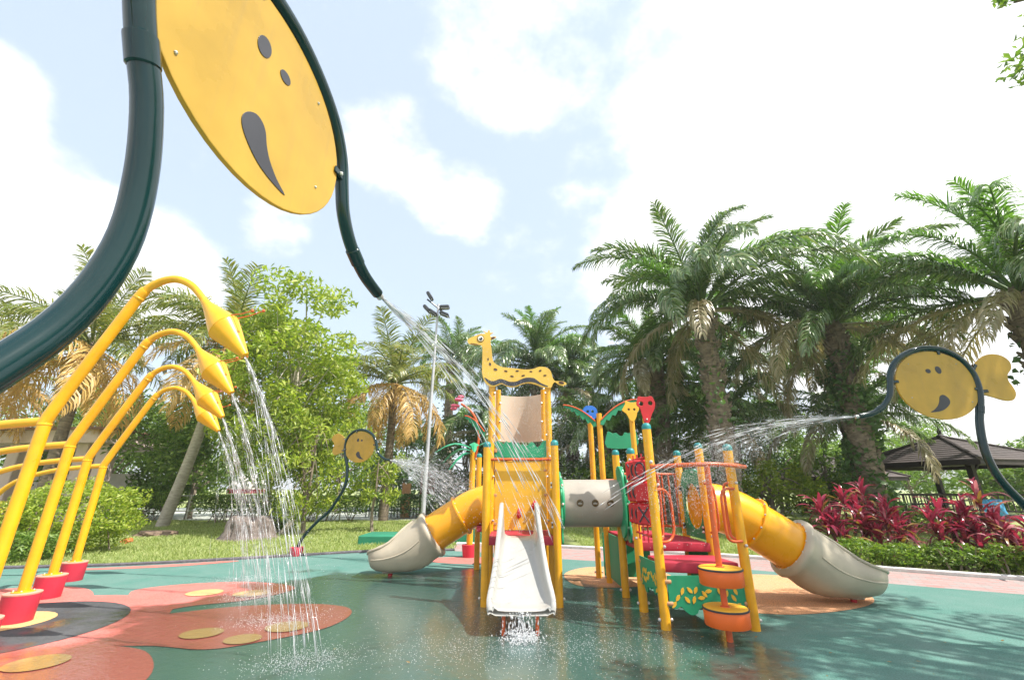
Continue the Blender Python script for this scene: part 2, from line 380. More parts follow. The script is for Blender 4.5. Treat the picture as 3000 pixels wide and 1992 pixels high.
def ell(cx, cy, a, b=None, n=20, rot=0.):
    b = b or a; c, s = math.cos(rot), math.sin(rot)
    return [(cx + a * math.cos(t) * c - b * math.sin(t) * s, cy + a * math.cos(t) * s + b * math.sin(t) * c) for t in (2 * math.pi * k / n for k in range(n))]
def XZ(y): return Matrix.Translation((0, y, 0)) @ Matrix.Rotation(R(90), 4, 'X')      # plate x,y -> world x,z at depth y
def YZ(x): return Matrix.Translation((x, 0, 0)) @ Matrix(((0, 0, 1, 0), (1, 0, 0, 0), (0, 1, 0, 0), (0, 0, 0, 1)))   # plate x,y -> world y,z
def copy_tree(o, parent=None):
    c = o.copy(); COL.objects.link(c)
    if parent is not None: c.parent = parent
    for ch in [x for x in o.children]: copy_tree(ch, c)
    return c

# ------------------------------------------------------------------ ground
def sheet(name, pts, z, mat, parent=None):
    m = MB(); m.add([(p[0], p[1], z) for p in pts], [tuple(range(len(pts)))]); return m.build(name, mat, parent, smooth=False)
lawn = MB()
gx = [-700, -200, -80, -40, -25, -15, -8, 0, 8, 15, 25, 40, 80, 200, 700]; gy = [-300, -60, -20, 0, 8, 12, 16, 20, 26, 36, 60, 120, 300, 900]
lawn.grid([[Vector((x, y, -.035)) for x in gx] for y in gy])
tag(lawn.build('lawn_ground', 'lawn', smooth=False), kind='structure')
EDGE = [(-13, 9.3), (-10.4, 9.86), (-8.17, 10.3), (-5.6, 11.42), (-3.5, 12.4), (-1.5, 12.6)]
EDGE2 = [(-1.5, 12.6), (0, 12.0), (1.2, 11.2), (3.3, 10.5), (5.0, 9.7), (6.47, 8.5), (7.94, 7.64), (10, 6.5), (14, 4.6)]
OUT2 = [(-1.7, 13.9), (0, 13.7), (1.44, 13.2), (3.85, 12.15), (5.9, 11.1), (7.5, 9.75), (9.14, 8.72), (11, 7.6), (15, 5.7)]
e1 = smooth_path([(x, y, 0) for x, y in EDGE], 5); e2 = smooth_path([(x, y, 0) for x, y in EDGE2], 5); o2 = smooth_path([(x, y, 0) for x, y in OUT2], 5)
pad = sheet('splash_pad', [(p.x, p.y) for p in e1] + [(p.x, p.y) for p in e2[1:]] + [(14, -7), (-13, -7)], 0, 'rubber_green'); tag(pad, kind='structure')
path = sheet('paved_path', [(p.x, p.y) for p in e2] + [(p.x, p.y) for p in reversed(o2)], -.006, 'paver'); tag(path, kind='structure')
def kerb(name, pts, w, h, mat, z0=-.03):
    rows = []
    for i, p in enumerate(pts):
        t = (pts[min(i + 1, len(pts) - 1)] - pts[max(i - 1, 0)]).normalized(); n = Vector((-t.y, t.x, 0))
        rows.append([p + n * a * w / 2 + Vector((0, 0, b)) for a, b in ((-1, z0), (-1, h - .012), (-.8, h), (.8, h), (1, h - .012), (1, z0))])
    return tag(MB().grid(rows).build(name, mat), kind='structure')
kerb('lawn_kerb', [p + Vector((-.04, .09, 0)) for p in e1], .16, .045, 'kerb_black')
kerb('path_kerb', [p + Vector((.08, .07, 0)) for p in o2], .15, .06, 'kerb_white')
# coloured rubber flower let into the floor
def inlay(name, pts, z, mat, smooth=True):
    q = smooth_loop([(x, y, 0) for x, y in pts], 6) if smooth else [Vector((x, y, 0)) for x, y in pts]
    return sheet(name, [(p.x, p.y) for p in q], z, mat, pad)
inlay('flower_ring', ell(-6.1, 5.85, 1.75, 1.75, 32), .003, 'rubber_red', False)
inlay('flower_petal', [(-5.3, 7.0), (-5.95, 7.65), (-6.05, 8.05), (-5.55, 8.42), (-4.7, 8.6), (-3.85, 8.35), (-3.55, 7.95), (-3.85, 7.3), (-4.45, 6.95), (-4.8, 6.6)], .004, 'rubber_red')
inlay('flower_petal', [(-4.85, 6.2), (-4.35, 6.62), (-3.74, 6.93), (-2.94, 7.05), (-2.34, 6.9), (-2.1, 6.5), (-2.2, 5.9), (-2.69, 5.43), (-3.11, 5.2), (-3.7, 5.3), (-4.5, 5.4)], .0045, 'rubber_red')
inlay('flower_petal', [(-6.3, 5.0), (-4.84, 5.45), (-4.4, 5.35), (-3.7, 5.15), (-3.15, 4.5), (-3.2, 3.9), (-3.9, 3.4), (-4.9, 3.3), (-6.2, 3.8)], .005, 'rubber_red')
inlay('flower_petal', [(-7.3, 6.6), (-8.3, 7.3), (-8.4, 7.9), (-7.8, 8.2), (-7.1, 8.1), (-6.5, 7.65), (-6.3, 7.2)], .0055, 'rubber_red')
inlay('red_band', [(-9.3, 9.75), (-8.4, 10.05), (-7.3, 10.48), (-6.45, 10.93), (-6.2, 10.85), (-6.9, 10.3), (-7.6, 10.0), (-8.6, 9.75)], .004, 'rubber_red')
inlay('flower_eye', ell(-6.15, 5.85, 1.33, 1.33, 36), .008, 'rubber_black', False)
inlay('flower_heart', ell(-6.25, 6.1, .52, .52, 28), .012, 'rubber_yellow', False)
for x, y, r in [(-4.82, 7.72, .26), (-4.05, 7.66, .27), (-2.66, 5.95, .24), (-3.5, 5.7, .22), (-2.92, 5.5, .19), (-4.45, 4.82, .25)]:
    inlay('petal_dot', ell(x, y, r, r * .9, 24), .012, 'rubber_yellow', False)
inlay('orange_patch', [(2.75, 7.0), (3.3, 8.4), (4.4, 9.25), (5.3, 9.05), (5.6, 8.2), (5.35, 7.3), (4.6, 6.75), (3.5, 6.5)], .004, 'rubber_orange')
inlay('orange_patch', [(1.2, 8.2), (1.0, 9.3), (1.6, 10.1), (2.6, 10.0), (3.0, 9.2), (2.4, 8.3)], .004, 'rubber_orange')
inlay('red_patch', [(-2.2, 11.2), (-1.2, 11.5), (.3, 11.3), (1.0, 10.8), (.2, 10.4), (-1.4, 10.6)], .004, 'rubber_red')
tag(sheet('sports_court', [(-46, 24.6), (-3, 24.6), (2, 30), (2, 40), (-46, 40)], -.02, 'court_floor'), kind='structure')

# ------------------------------------------------------------------ play structure
PLAY = empty('play_structure', (.7, 7.2, 0), 0, 'climbing frame of yellow posts with giraffe tower, tunnel, tube slides and cream slide', 'play structure')
def post(x, y, h, r=.058, mat='yellow_paint', cap=True, z0=-.05, bolts=True, lean=(0, 0)):
    o = MB().tube([(x, y, z0), (x + lean[0] * .5, y + lean[1] * .5, h * .5), (x + lean[0], y + lean[1], h)], r, 18).build('post', mat, PLAY)
    if cap: MB().lathe([(r * 1.03, -.0), (r * 1.06, .035), (r * .95, .06), (r * .6, .082), (.002, .088)], (x + lean[0], y + lean[1], h - .002), 18).build('cap', 'teal_cap', o)
    if bolts:
        for sx in (-1, 1): MB().ball((x + sx * (r + .012), y - .01, .10), .021, 10).build('bolt_cap', 'bolt_metal', o)
    return o
def bolt(parent, x, y, z, r=.02): return MB().ball((x, y, z), r, 8).build('bolt_cap', 'bolt_metal', parent)
TX0, TX1 = -.385, .655
# giraffe tower: front, middle and rear rows
for (x, y, h) in [(TX0, 6.92, 2.16), (TX1, 6.88, 2.18)]: post(x, y, h)
for (x, y, h) in [(TX0 + .02, 7.85, 3.36), (TX1, 7.85, 3.36)]:
    p = post(x, y, h, .056, cap=False)
    for z in (1.05, 1.75, 2.02, 2.45, 3.2): bolt(p, x + (.05 if x < 0 else -.05), y - .05, z, .019)
for (x, y, h) in [(-.265, 8.3, 3.36), (.605, 8.3, 3.36)]:
    p = post(x, y, h, .05, cap=False)
    for z in (2.4, 2.75, 3.1): bolt(p, x + (.04 if x < 0 else -.04), y - .045, z, .02)
post(-.72, 9.85, 2.2); post(-.05, 9.9, 2.2)
# other tower and climber
for (x, y, h) in [(1.80, 5.88, 2.30), (2.82, 5.84, 2.02), (1.765, 6.66, 2.04), (1.725, 7.46, 2.08), (2.80, 6.70, 2.12), (2.80, 7.60, 2.08)]: post(x, y, h)
for (x, y, h) in [(1.70, 8.5, 2.94), (1.60, 8.95, 2.95)]: post(x, y, h, .052, cap=False)
post(2.62, 8.6, 2.1)
# decks
def deck(pts, z, t=.1, name='deck', mat='red_deck', th=None):
    o = plate(name, [pts], t, mat, Matrix.Translation((0, 0, z - t / 2)), PLAY, .008); return o
deck([(TX0 + .05, 6.9), (TX1 - .05, 6.9), (TX1 - .05, 7.82), (TX0 + .05, 7.82)], .885, .11)
deck([(TX0 + .05, 7.88), (TX1 - .05, 7.88), (TX1 - .05, 8.86), (TX0 + .05, 8.86)], .885, .11)
deck([(-.66, 8.95), (.5, 8.95), (.5, 9.8), (-.66, 9.8)], .885, .11)
deck([(1.80, 6.72), (2.74, 6.62), (2.76, 7.56), (1.78, 7.44)], .835, .11)
deck([(1.88, 5.96), (2.3, 5.86), (2.76, 5.92), (2.74, 6.55), (2.3, 6.6), (1.86, 6.55)], .69, .11)
deck([(1.78, 7.52), (2.74, 7.6), (2.58, 8.55), (1.74, 8.45)], .835, .11)
# cream open slide
sl = MB(); rows = []
for (y, z, w, h) in [(6.98, .895, .46, .46), (6.86, .885, .46, .455), (6.74, .845, .47, .42), (6.58, .765, .49, .35), (6.40, .66, .52, .285), (6.2, .535, .55, .235), (6.02, .425, .585, .2), (5.86, .34, .62, .17), (5.74, .295, .655, .135), (5.64, .275, .675, .09), (5.585, .272, .67, .04), (5.57, .255, .64, .01)]:
    a = w / 2; xc = .105; row = []
    for (px, pz) in [(-a - .055, h - .05), (-a - .058, h - .012), (-a - .04, h), (-a - .014, h), (-a, h - .015), (-a + .006, h * .5), (-a + .02, .03), (-a + .06, .004), (-a * .5, -.004), (0, -.006), (a * .5, -.004), (a - .06, .004), (a - .02, .03), (a - .006, h * .5), (a, h - .015), (a + .014, h), (a + .04, h), (a + .058, h - .012), (a + .055, h - .05), (a + .03, -.02), (a - .03, -.045), (0, -.05), (-a + .03, -.045), (-a - .03, -.02), (-a - .055, h - .05)]:
        row.append(Vector((xc + px, y, z + pz)))
    rows.append(row)
sl.grid(rows)
SL = sl.build('open_slide', 'cream_plastic', PLAY, ang=60)
for x in (-.095, .285): MB().tube([(x, 5.66, -.03), (x, 5.68, .25)], .022, 10).build('support_leg', 'orange_paint', SL)
# giraffe tower panels
plate('back_panel', [[(TX0 + .09, .9), (TX1 - .07, .9), (TX1 - .07, 2.0), (TX0 + .09, 2.0)]], .018, 'yellow_board', XZ(7.86), PLAY)
for (x, z) in [(TX0 + .1, 1.0), (TX0 + .1, 1.45), (TX0 + .1, 1.85), (TX1 - .08, 1.0), (TX1 - .08, 1.45), (TX1 - .08, 1.85)]:
    MB().box((x, 7.845, z), (.055, .012, .04), bev=.008).build('clamp', 'tan_clamp', PLAY)
for (x, z, t) in [(.12, 1.17, .1), (.37, 1.29, .35)]:
    MB().lathe([(.012, -.09), (.036, -.06), (.04, 0), (.03, .05), (.008, .075)], (x, 7.82, z), 10, Matrix.Rotation(t, 3, 'Y')).build('climbing_grip', 'red_cube' if t >= 0 else 'pink_paint', PLAY)
rl = MB().tube([(TX0 - .03, 7.78, 2.03), (TX1 + .03, 7.78, 2.03)], .022, 12).build('top_rail', 'orange_paint', PLAY); bolt(rl, TX0, 7.75, 2.08); bolt(rl, TX1, 7.75, 2.08)
wv = [(-.29, 2.07), (.61, 2.07), (.635, 2.14), (.615, 2.2), (.645, 2.28), (.61, 2.35), (.545, 2.345), (.50, 2.27), (.44, 2.235), (.40, 2.29), (.34, 2.33), (.29, 2.28), (.25, 2.255), (.2, 2.29), (.14, 2.265), (.1, 2.31), (.04, 2.285), (.0, 2.335), (-.06, 2.31), (-.1, 2.345), (-.15, 2.285), (-.22, 2.34), (-.28, 2.335), (-.30, 2.27), (-.27, 2.21), (-.3, 2.14)]
wp = plate('wavy_panel', [[(p.x, p.y) for p in smooth_loop([(a, b, 0) for a, b in wv], 3)]], .02, 'green_board', XZ(7.84), PLAY)
for x in (-.285, .625): MB().box((x, 7.82, 2.18), (.05, .02, .07), bev=.008).build('clamp', 'tan_clamp', wp)
rows = []
for i in range(25):
    a = R(-8 + 196 * i / 24); x = .14 + .585 * math.cos(a); y = 8.62 + .62 * math.sin(a)
    rows.append([Vector((x, y, 2.46)), Vector((x, y, 2.9)), Vector((x, y, 3.42))])
for i in range(25):
    a = R(188 - 196 * i / 24); x = .14 + .565 * math.cos(a); y = 8.62 + .60 * math.sin(a)
    rows.append([Vector((x, y, 2.46)), Vector((x, y, 2.9)), Vector((x, y, 3.42))])
rows.append([v.copy() for v in rows[0]])
cs = MB().grid(rows); n3 = 3
for i in range(24): cs.f.append((i * 3, (i + 1) * 3, (48 - i) * 3, (49 - i) * 3)); cs.f.append((i * 3 + 2, (49 - i) * 3 + 2, (48 - i) * 3 + 2, (i + 1) * 3 + 2))
cs.build('curved_lookout_panel', 'beige_panel', PLAY)
# giraffe
GS = .8 / 1000.      # crop units to metres handled below
def gp(px, py):      # drawing units of the giraffe pattern -> x,z on the tower
    return (-.9035 + px * .000899, 4.4635 - py * .000965)
gout = [(70, 270), (85, 320), (130, 350), (250, 365), (330, 360), (385, 410), (390, 600), (390, 800), (392, 920), (410, 1000), (440, 1080), (500, 1150), (570, 1190), (640, 1195), (720, 1165), (800, 1140), (900, 1185), (1000, 1205), (1100, 1190), (1200, 1150), (1330, 1125), (1480, 1150), (1600, 1195), (1700, 1215), (1800, 1210), (1830, 1150), (1880, 1105), (1950, 1150), (2040, 1175), (2100, 1150), (2110, 1130), (2030, 1095), (1920, 1090), (1870, 1080), (1830, 1010), (1800, 900), (1730, 830), (1640, 810), (1540, 815), (1450, 850), (1300, 865), (1100, 845), (900, 825), (800, 815), (700, 770), (640, 730), (600, 660), (580, 500), (560, 370), (550, 265), (600, 245), (670, 205), (640, 190), (560, 200), (545, 150), (600, 112), (540, 110), (530, 60), (505, 60), (480, 110), (400, 75), (450, 130), (330, 140), (200, 190), (110, 230)]
gir = plate('giraffe_board', [[(p.x, p.y) for p in smooth_loop([gp(*q) + (0,) for q in gout], 3)]], .022, 'giraffe_board', XZ(7.78), PLAY)
gst = [(440, 1015), (560, 1080), (650, 1085), (760, 1045), (870, 1070), (950, 1100), (1080, 1100), (1180, 1060), (1280, 1025), (1430, 1025), (1500, 1060), (1600, 1130), (1740, 1185), (1690, 1192), (1560, 1150), (1450, 1110), (1320, 1105), (1200, 1130), (1100, 1172), (1000, 1185), (900, 1168), (800, 1120), (720, 1142), (640, 1168), (560, 1148), (490, 1090)]
plate('belly_stripe', [[(p.x, p.y) for p in smooth_loop([gp(*q) + (0,) for q in gst], 3)]], .006, 'black_inlay', XZ(7.767), gir, .001)
for (x, y, a, b, r) in [(510, 655, 13, 26, 0), (553, 755, 20, 34, .35), (665, 860, 40, 24, -.3), (880, 893, 36, 15, -.2), (1112, 890, 34, 13, 0), (1395, 900, 30, 12, -.1), (1585, 885, 30, 17, .5), (1005, 995, 37, 15, -.25), (1235, 980, 36, 14, .2), (1680, 977, 33, 13, .1)]:
    c = gp(x, y); plate('spot', [ell(c[0], c[1], a * .0009, b * .00096, 14, r)], .006, 'brown_inlay', XZ(7.767), gir, .001)
for (x, y, a, b, m, nm) in [(605, 222, 42, 20, 'brown_inlay', 'ear_inlay'), (2010, 1120, 56, 24, 'brown_inlay', 'tail_tuft')]:
    c = gp(x, y); plate(nm, [ell(c[0], c[1], a * .0009, b * .00096, 14, -.2 if x > 1000 else .25)], .006, m, XZ(7.767), gir, .001)
c = gp(345, 235)
plate('eye_ring', [ell(c[0], c[1], .068, .072, 26)], .006, 'brown_inlay', XZ(7.767), gir, .001)
plate('eye_white', [ell(c[0], c[1], .058, .061, 26)], .006, 'giraffe_board', XZ(7.764), gir, .001)
plate('eye_white', [ell(c[0], c[1], .048, .051, 26)], .006, 'white_inlay', XZ(7.761), gir, .001)
plate('pupil', [ell(c[0] + .003, c[1] - .006, .031, .033, 22)], .006, 'black_inlay', XZ(7.758), gir, .001)
plate('eye_glint', [ell(c[0] - .012, c[1] + .012, .011, .011, 12)], .006, 'white_inlay', XZ(7.755), gir, .001)
plate('mouth', [[gp(130, 335), gp(150, 345), gp(290, 365), gp(280, 350), gp(160, 330)]], .004, 'brown_inlay', XZ(7.767), gir, .001)
# tunnel between the towers
TY, TZ = 7.36, 1.335
def xtube(x0, x1, r, y, z, seg=36, n=6):
    return MB().tube([(x0 + (x1 - x0) * i / n, y, z) for i in range(n + 1)], r, seg, cap=False)
tn = xtube(.76, 1.74, .352, TY, TZ); tn.build('tunnel', 'tunnel_plastic', PLAY)
TUN = PLAY.children[-1]
for x in (1.03, 1.26, 1.49):
    a = R(178)
    q = Matrix.Rotation(R(90), 3, 'X')
    MB().lathe([(.052, 0), (.052, .012), (.044, .016), (.042, .006), (.002, .004)], (x, TY - .346, TZ + .01), 22, q).build('porthole', 'porthole', TUN)
    for k in range(3): MB().ball((x + .022 * math.cos(k * 2.1 + .5), TY - .356, TZ + .01 + .022 * math.sin(k * 2.1 + .5)), .007, 6).build('vent_hole', 'black_inlay', TUN)
def bush_plate(x, flip=1):
    base = [(-.44, .80), (-.30, .78), (-.15, .82), (0, .79), (.18, .83), (.36, .80), (.45, .92), (.40, 1.1), (.46, 1.28), (.41, 1.45), (.45, 1.6), (.34, 1.74), (.24, 1.70), (.16, 1.84), (.02, 1.88), (-.08, 1.76), (-.2, 1.80), (-.33, 1.72), (-.37, 1.58), (-.46, 1.48), (-.42, 1.3), (-.47, 1.12), (-.42, .95)]
    lp = [(TY + p.x * .92, p.y) for p in smooth_loop([(a * flip, b, 0) for a, b in base], 4)]
    o = plate('bush_panel', [lp, ell(TY, TZ, .335, .335, 30)], .03, 'green_plastic', YZ(x), PLAY, .008)
    for (dy, z) in [(-.36, 1.0), (-.38, 1.6), (.36, 1.0), (.36, 1.6), (-.4, 1.33)]: MB().ball((x + (-.02 if x > 1.2 else .02), TY + dy, z), .02, 8).build('bolt_cap', 'bolt_metal', o)
    rim = MB().tube([(x + (-.03 if x > 1.2 else .03), TY + .37 * math.cos(t), TZ + .37 * math.sin(t)) for t in (2 * math.pi * k / 36 for k in range(36))], .028, 8, closed=True).build('rim', 'green_plastic', o)
    return o
bush_plate(.745); bush_plate(1.76, -1)
plate('leaf_shield', [[(p.x, p.y) for p in smooth_loop([(TY - .42, 1.0, 0), (TY - .2, .86, 0), (TY - .1, 1.2, 0), (TY - .15, 1.55, 0), (TY - .05, 1.8, 0), (TY - .2, 1.88, 0), (TY - .38, 1.75, 0), (TY - .46, 1.4, 0)], 4)]], .035, 'green_plastic', YZ(1.69), PLAY, .01)
# noughts and crosses panel
def ttt():
    x = 1.75; y0, y1 = 5.98, 6.58
    fr = MB().tube([(x, y0 - .03, 1.94), (x, y1 + .06, 1.94)], .015, 8).build('game_frame', 'red_paint', PLAY)
    MB().tube([(x, y0 - .03, .98), (x, y1 + .06, .98)], .015, 8).build('frame_rail', 'red_paint', fr)
    for k in range(3): y = y1 - (y1 - y0) * (k + .5) / 3; MB().tube([(x, y, .90), (x, y, 2.0)], .011, 8).build('axle', 'red_paint', fr)
    bolt(fr, x - .02, y1 + .03, .9); bolt(fr, x - .02, y1 + .03, 1.95)
    marks = [['x', 'o', 'o'], ['o', 'o', None], ['c', 'c', 'x']]; rt = Matrix.Rotation(R(-30), 3, 'Z')
    for r in range(3):
        for c in range(3):
            yc = y1 - (y1 - y0) * (c + .5) / 3; zc = 1.785 - r * .275; ctr = Vector((x - .01, yc, zc))
            b = MB().box(ctr, (.185, .185, .262), rot=rt, bev=.02).build('game_block', 'red_cube', fr); mk = marks[r][c]
            def pt(p, q): return ctr + rt @ Vector((p * .062, -.0935, q * .092))
            def st(pts, closed=False): MB().tube([pt(p, q) for p, q in pts], .0115, 6, closed=closed).build('mark', 'black_inlay', b)
            if mk == 'o': st([(math.cos(t), math.sin(t)) for t in (2 * math.pi * k / 22 for k in range(22))], True)
            elif mk == 'x': st([(-1, 1), (1, -1)]); st([(1, 1), (-1, -1)])
            elif mk == 'c': st([(.5 - 1.3 * math.sin(t), math.cos(t)) for t in (math.pi * k / 10 for k in range(11))])
ttt()
# masks on poles
mk = empty('x'); bpy.data.objects.remove(mk)
def mask(name, pts, holes, y, mat, pole):
    o = plate(name, [[(p.x, p.y) for p in smooth_loop([(a, b, 0) for a, b in pts], 3)]] + [ell(a, b, r, r, 16) for a, b, r in holes], .02, mat, XZ(y), PLAY)
    if pole: MB().tube([(pole[0], pole[1], pole[2]), (pole[0], pole[1], pole[3])], .04, 12).build('mask_pole', 'yellow_paint', o)
    return o
m1 = mask('red_mask', [(1.80, 2.40), (1.86, 2.40), (1.90, 2.50), (1.945, 2.58), (1.965, 2.65), (1.955, 2.70), (1.925, 2.755), (1.86, 2.745), (1.80, 2.745), (1.745, 2.75), (1.725, 2.70), (1.715, 2.64), (1.755, 2.59), (1.775, 2.50)], [(1.775, 2.655, .034), (1.90, 2.66, .034)], 5.93, 'red_cube', (1.83, 5.98, 2.25, 2.46))
bolt(m1, 1.83, 5.915, 2.44, .013)
m2 = mask('yellow_mask', [(1.81, 2.54), (1.86, 2.525), (1.90, 2.58), (1.925, 2.66), (1.955, 2.70), (1.95, 2.78), (1.985, 2.83), (1.92, 2.815), (1.83, 2.81), (1.76, 2.835), (1.755, 2.79), (1.72, 2.73), (1.70, 2.69), (1.76, 2.64)], [(1.80, 2.705, .022), (1.885, 2.705, .022)], 6.68, 'yellow_board', (1.85, 6.74, 1.75, 2.58))
m3 = mask('blue_mask', [(1.56, 2.86), (1.64, 2.86), (1.72, 2.93), (1.75, 3.02), (1.73, 3.11), (1.66, 3.16), (1.58, 3.165), (1.51, 3.15), (1.46, 3.08), (1.455, 2.99), (1.50, 2.91)], [(1.555, 3.05, .032), (1.655, 3.05, .032)], 8.92, 'blue_board', None)
# palm leaf boards on the twin posts
def leaf_board(x0, z0, dx, dz, y, w, parent=PLAY, name='leaf_board', rib=True):
    n = 12; top = []; bot = []
    for k in range(n + 1):
        t = k / n; x = x0 + dx * t; z = z0 + dz * (1 - (1 - t) ** 1.9) ; top.append((x, z))
        hh = w * (.55 + .75 * math.sin(math.pi * min(1, t * .9 + .1))) * (1 - .55 * t)
        j = (1 if k % 2 else .62)
        bot.append((x - dx * .02, z - hh * j))
    lp = top + bot[::-1]
    o = plate(name, [lp], .02, 'green_board', XZ(y), parent)
    if rib: MB().tube([(a, y - .016, b + .006) for a, b in top], .013, 7).build('midrib', 'orange_paint', o)
    return o
leaf_board(1.64, 2.80, -.62, .32, 8.62, .17); leaf_board(1.72, 2.80, .72, .40, 8.44, .17)
wv2 = [(1.72, 2.25), (2.25, 2.27), (2.27, 2.5), (2.24, 2.58), (2.18, 2.54), (2.13, 2.5), (2.06, 2.52), (2.02, 2.46), (1.96, 2.46), (1.9, 2.51), (1.84, 2.5), (1.78, 2.53), (1.74, 2.51)]
plate('wavy_panel', [[(p.x, p.y) for p in smooth_loop([(a, b, 0) for a, b in wv2], 3)]], .02, 'green_board', XZ(8.05), PLAY)
# orange rail, drum steps
pr = [(1.78, 5.80, 1.815), (1.95, 5.66, 1.82), (2.15, 5.52, 1.825), (2.36, 5.46, 1.83), (2.6, 5.5, 1.825), (2.8, 5.62, 1.82), (2.98, 5.78, 1.815)]
ra = MB().tube(smooth_path(pr, 6), .026, 12).build('curved_rail', 'orange_paint', PLAY)
bolt(ra, 1.79, 5.79, 1.875, .026); bolt(ra, 2.88, 5.76, 1.87, .024)
dp = MB().tube([(2.34, 5.45, -.03), (2.34, 5.46, .9), (2.36, 5.47, 1.82)], .034, 14).build('drum_pole', 'orange_paint', PLAY)
for (z, nm) in [(.705, 'drum_step'), (.315, 'drum_step')]:
    d = MB().lathe([(.002, -.165), (.225, -.165), (.232, -.155), (.232, -.012), (.226, -.004), (.002, -.004)], (2.34, 5.45, z), 40).build(nm, 'orange_drum', dp)
    MB().lathe([(.236, -.012), (.24, -.008), (.24, .004), (.232, .006)], (2.34, 5.45, z), 40).build('rubber_rim', 'black_inlay', d)
    MB().lathe([(.228, .0), (.226, .010), (.002, .012)], (2.34, 5.45, z), 40).build('drum_top', 'yellow_board', d)
    MB().lathe([(.052, .010), (.05, .02), (.034, .024)], (2.34, 5.45, z), 16).build('collar', 'orange_paint', d)
# loop grips
def loop(pts, r=.017): return MB().tube(smooth_path(pts, 5), r, 10).build('loop_grip', 'orange_paint', PLAY)
loop([(2.80, 5.78, 1.55), (2.66, 5.74, 1.54), (2.60, 5.72, 1.47), (2.595, 5.72, 1.25), (2.60, 5.72, 1.02), (2.66, 5.74, .95), (2.80, 5.78, .945)])
loop([(2.80, 5.80, 1.62), (2.74, 5.9, 1.6), (2.73, 5.92, 1.45), (2.73, 5.92, 1.1), (2.74, 5.9, .98), (2.80, 5.82, .96)])
loop([(1.85, 5.90, 1.54), (1.98, 5.98, 1.53), (2.06, 6.02, 1.42), (2.07, 6.02, 1.2), (2.06, 6.02, 1.02), (1.98, 5.98, .93), (1.85, 5.90, .925)])
loop([(1.86, 6.0, 1.75), (1.95, 6.15, 1.74), (1.99, 6.2, 1.64), (1.99, 6.2, 1.3), (1.98, 6.2, 1.0), (1.93, 6.12, .93), (1.86, 6.0, .92)])
loop([(2.79, 6.62, 1.62), (2.84, 6.5, 1.58), (2.85, 6.47, 1.4), (2.85, 6.47, 1.12), (2.83, 6.5, 1.0), (2.79, 6.62, .97)])
for x, y, zs in [(2.83, 5.76, (1.62, .90)), (1.86, 5.82, (1.6, .88)), (2.80, 6.62, (1.66, .92))]:
    for z in zs: MB().ball((x, y, z), .021, 8).build('bolt_cap', 'bolt_metal', PLAY)
# barrier of bars behind
bar = MB().tube([(1.76, 7.52, 1.78), (2.78, 7.62, 1.78)], .018, 10).build('barrier', 'orange_paint', PLAY); MB().tube([(1.76, 7.52, .98), (2.78, 7.62, .98)], .018, 10).build('bottom_rail', 'orange_paint', bar)
for k in range(9):
    t = (k + .5) / 9; x = 1.76 + 1.02 * t; y = 7.52 + .1 * t; MB().tube([(x, y, .98), (x, y, 1.78)], .013, 8).build('baluster', 'orange_paint', bar)
bar = MB().tube([(1.72, 8.4, 1.7), (2.6, 8.6, 1.7)], .018, 10).build('barrier', 'orange_paint', PLAY); MB().tube([(1.72, 8.4, .98), (2.6, 8.6, .98)], .018, 10).build('bottom_rail', 'orange_paint', bar)
for k in range(8):
    t = (k + .5) / 8; MB().tube([(1.72 + .88 * t, 8.4 + .2 * t, .98), (1.72 + .88 * t, 8.4 + .2 * t, 1.7)], .013, 8).build('baluster', 'orange_paint', bar)
# leaf pattern skirts below the decks
def skirt(mtx, w, wear):
    out = [(0, .27), (.06, .22), (.13, .24), (.17, .20), (.24, .155), (.31, .17), (.34, .22), (.42, .235), (.48, .22), (.53, .25), (.6, .24), (.68, .19), (.76, .22), (.82, .18), (.9, .22), (.92, .56), (0, .56)]
    lp = [(a * w / .92, b) for a, b in out]
    q = [(p.x, p.y) for p in smooth_loop([(a, b, 0) for a, b in lp[:-2]], 3)][:-3] + lp[-2:]
    o = plate('skirt_panel', [q], .022, 'green_board', mtx, PLAY)
    for (x, z, r) in [(.10, .33, .9), (.16, .40, 1.2), (.25, .41, -.8), (.32, .41, 1.1), (.21, .31, -.9), (.29, .31, 1.25), (.38, .33, .1), (.42, .37, -.9), (.47, .40, .15), (.60, .40, -1.1), (.68, .37, 1.2), (.76, .33, -1.0), (.79, .40, -1.2), (.05, .26, .9), (.80, .25, .6)]:
        x *= w / .92
        pt = [(x + math.cos(r) * a - math.sin(r) * b, z + math.sin(r) * a + math.cos(r) * b) for a, b in [(.042, 0), (.02, .017), (-.01, .019), (-.04, .004), (-.042, 0), (-.04, -.004), (-.01, -.019), (.02, -.017)]]
        plate('leaf_inlay', [pt], .006, 'yellow_board', mtx @ Matrix.Translation((0, 0, .013)), o, .001)
    for (x, z) in [(.0, .50), (.0, .27), (w, .50), (w, .27)]:
        me = MB().box((x, z, .012), (.085, .045, .022), bev=.01).mesh('clamp', 'tan_clamp'); me.transform(mtx); link('clamp', me, o)
skirt(Matrix.Translation((1.86, 5.845, 0)) @ Matrix.Rotation(R(90), 4, 'X'), .92, 0)
skirt(Matrix.Translation((1.76, 6.60, .12)) @ Matrix.Rotation(R(-90 + 3), 4, 'Z') @ Matrix.Rotation(R(90), 4, 'X'), .66, 0)
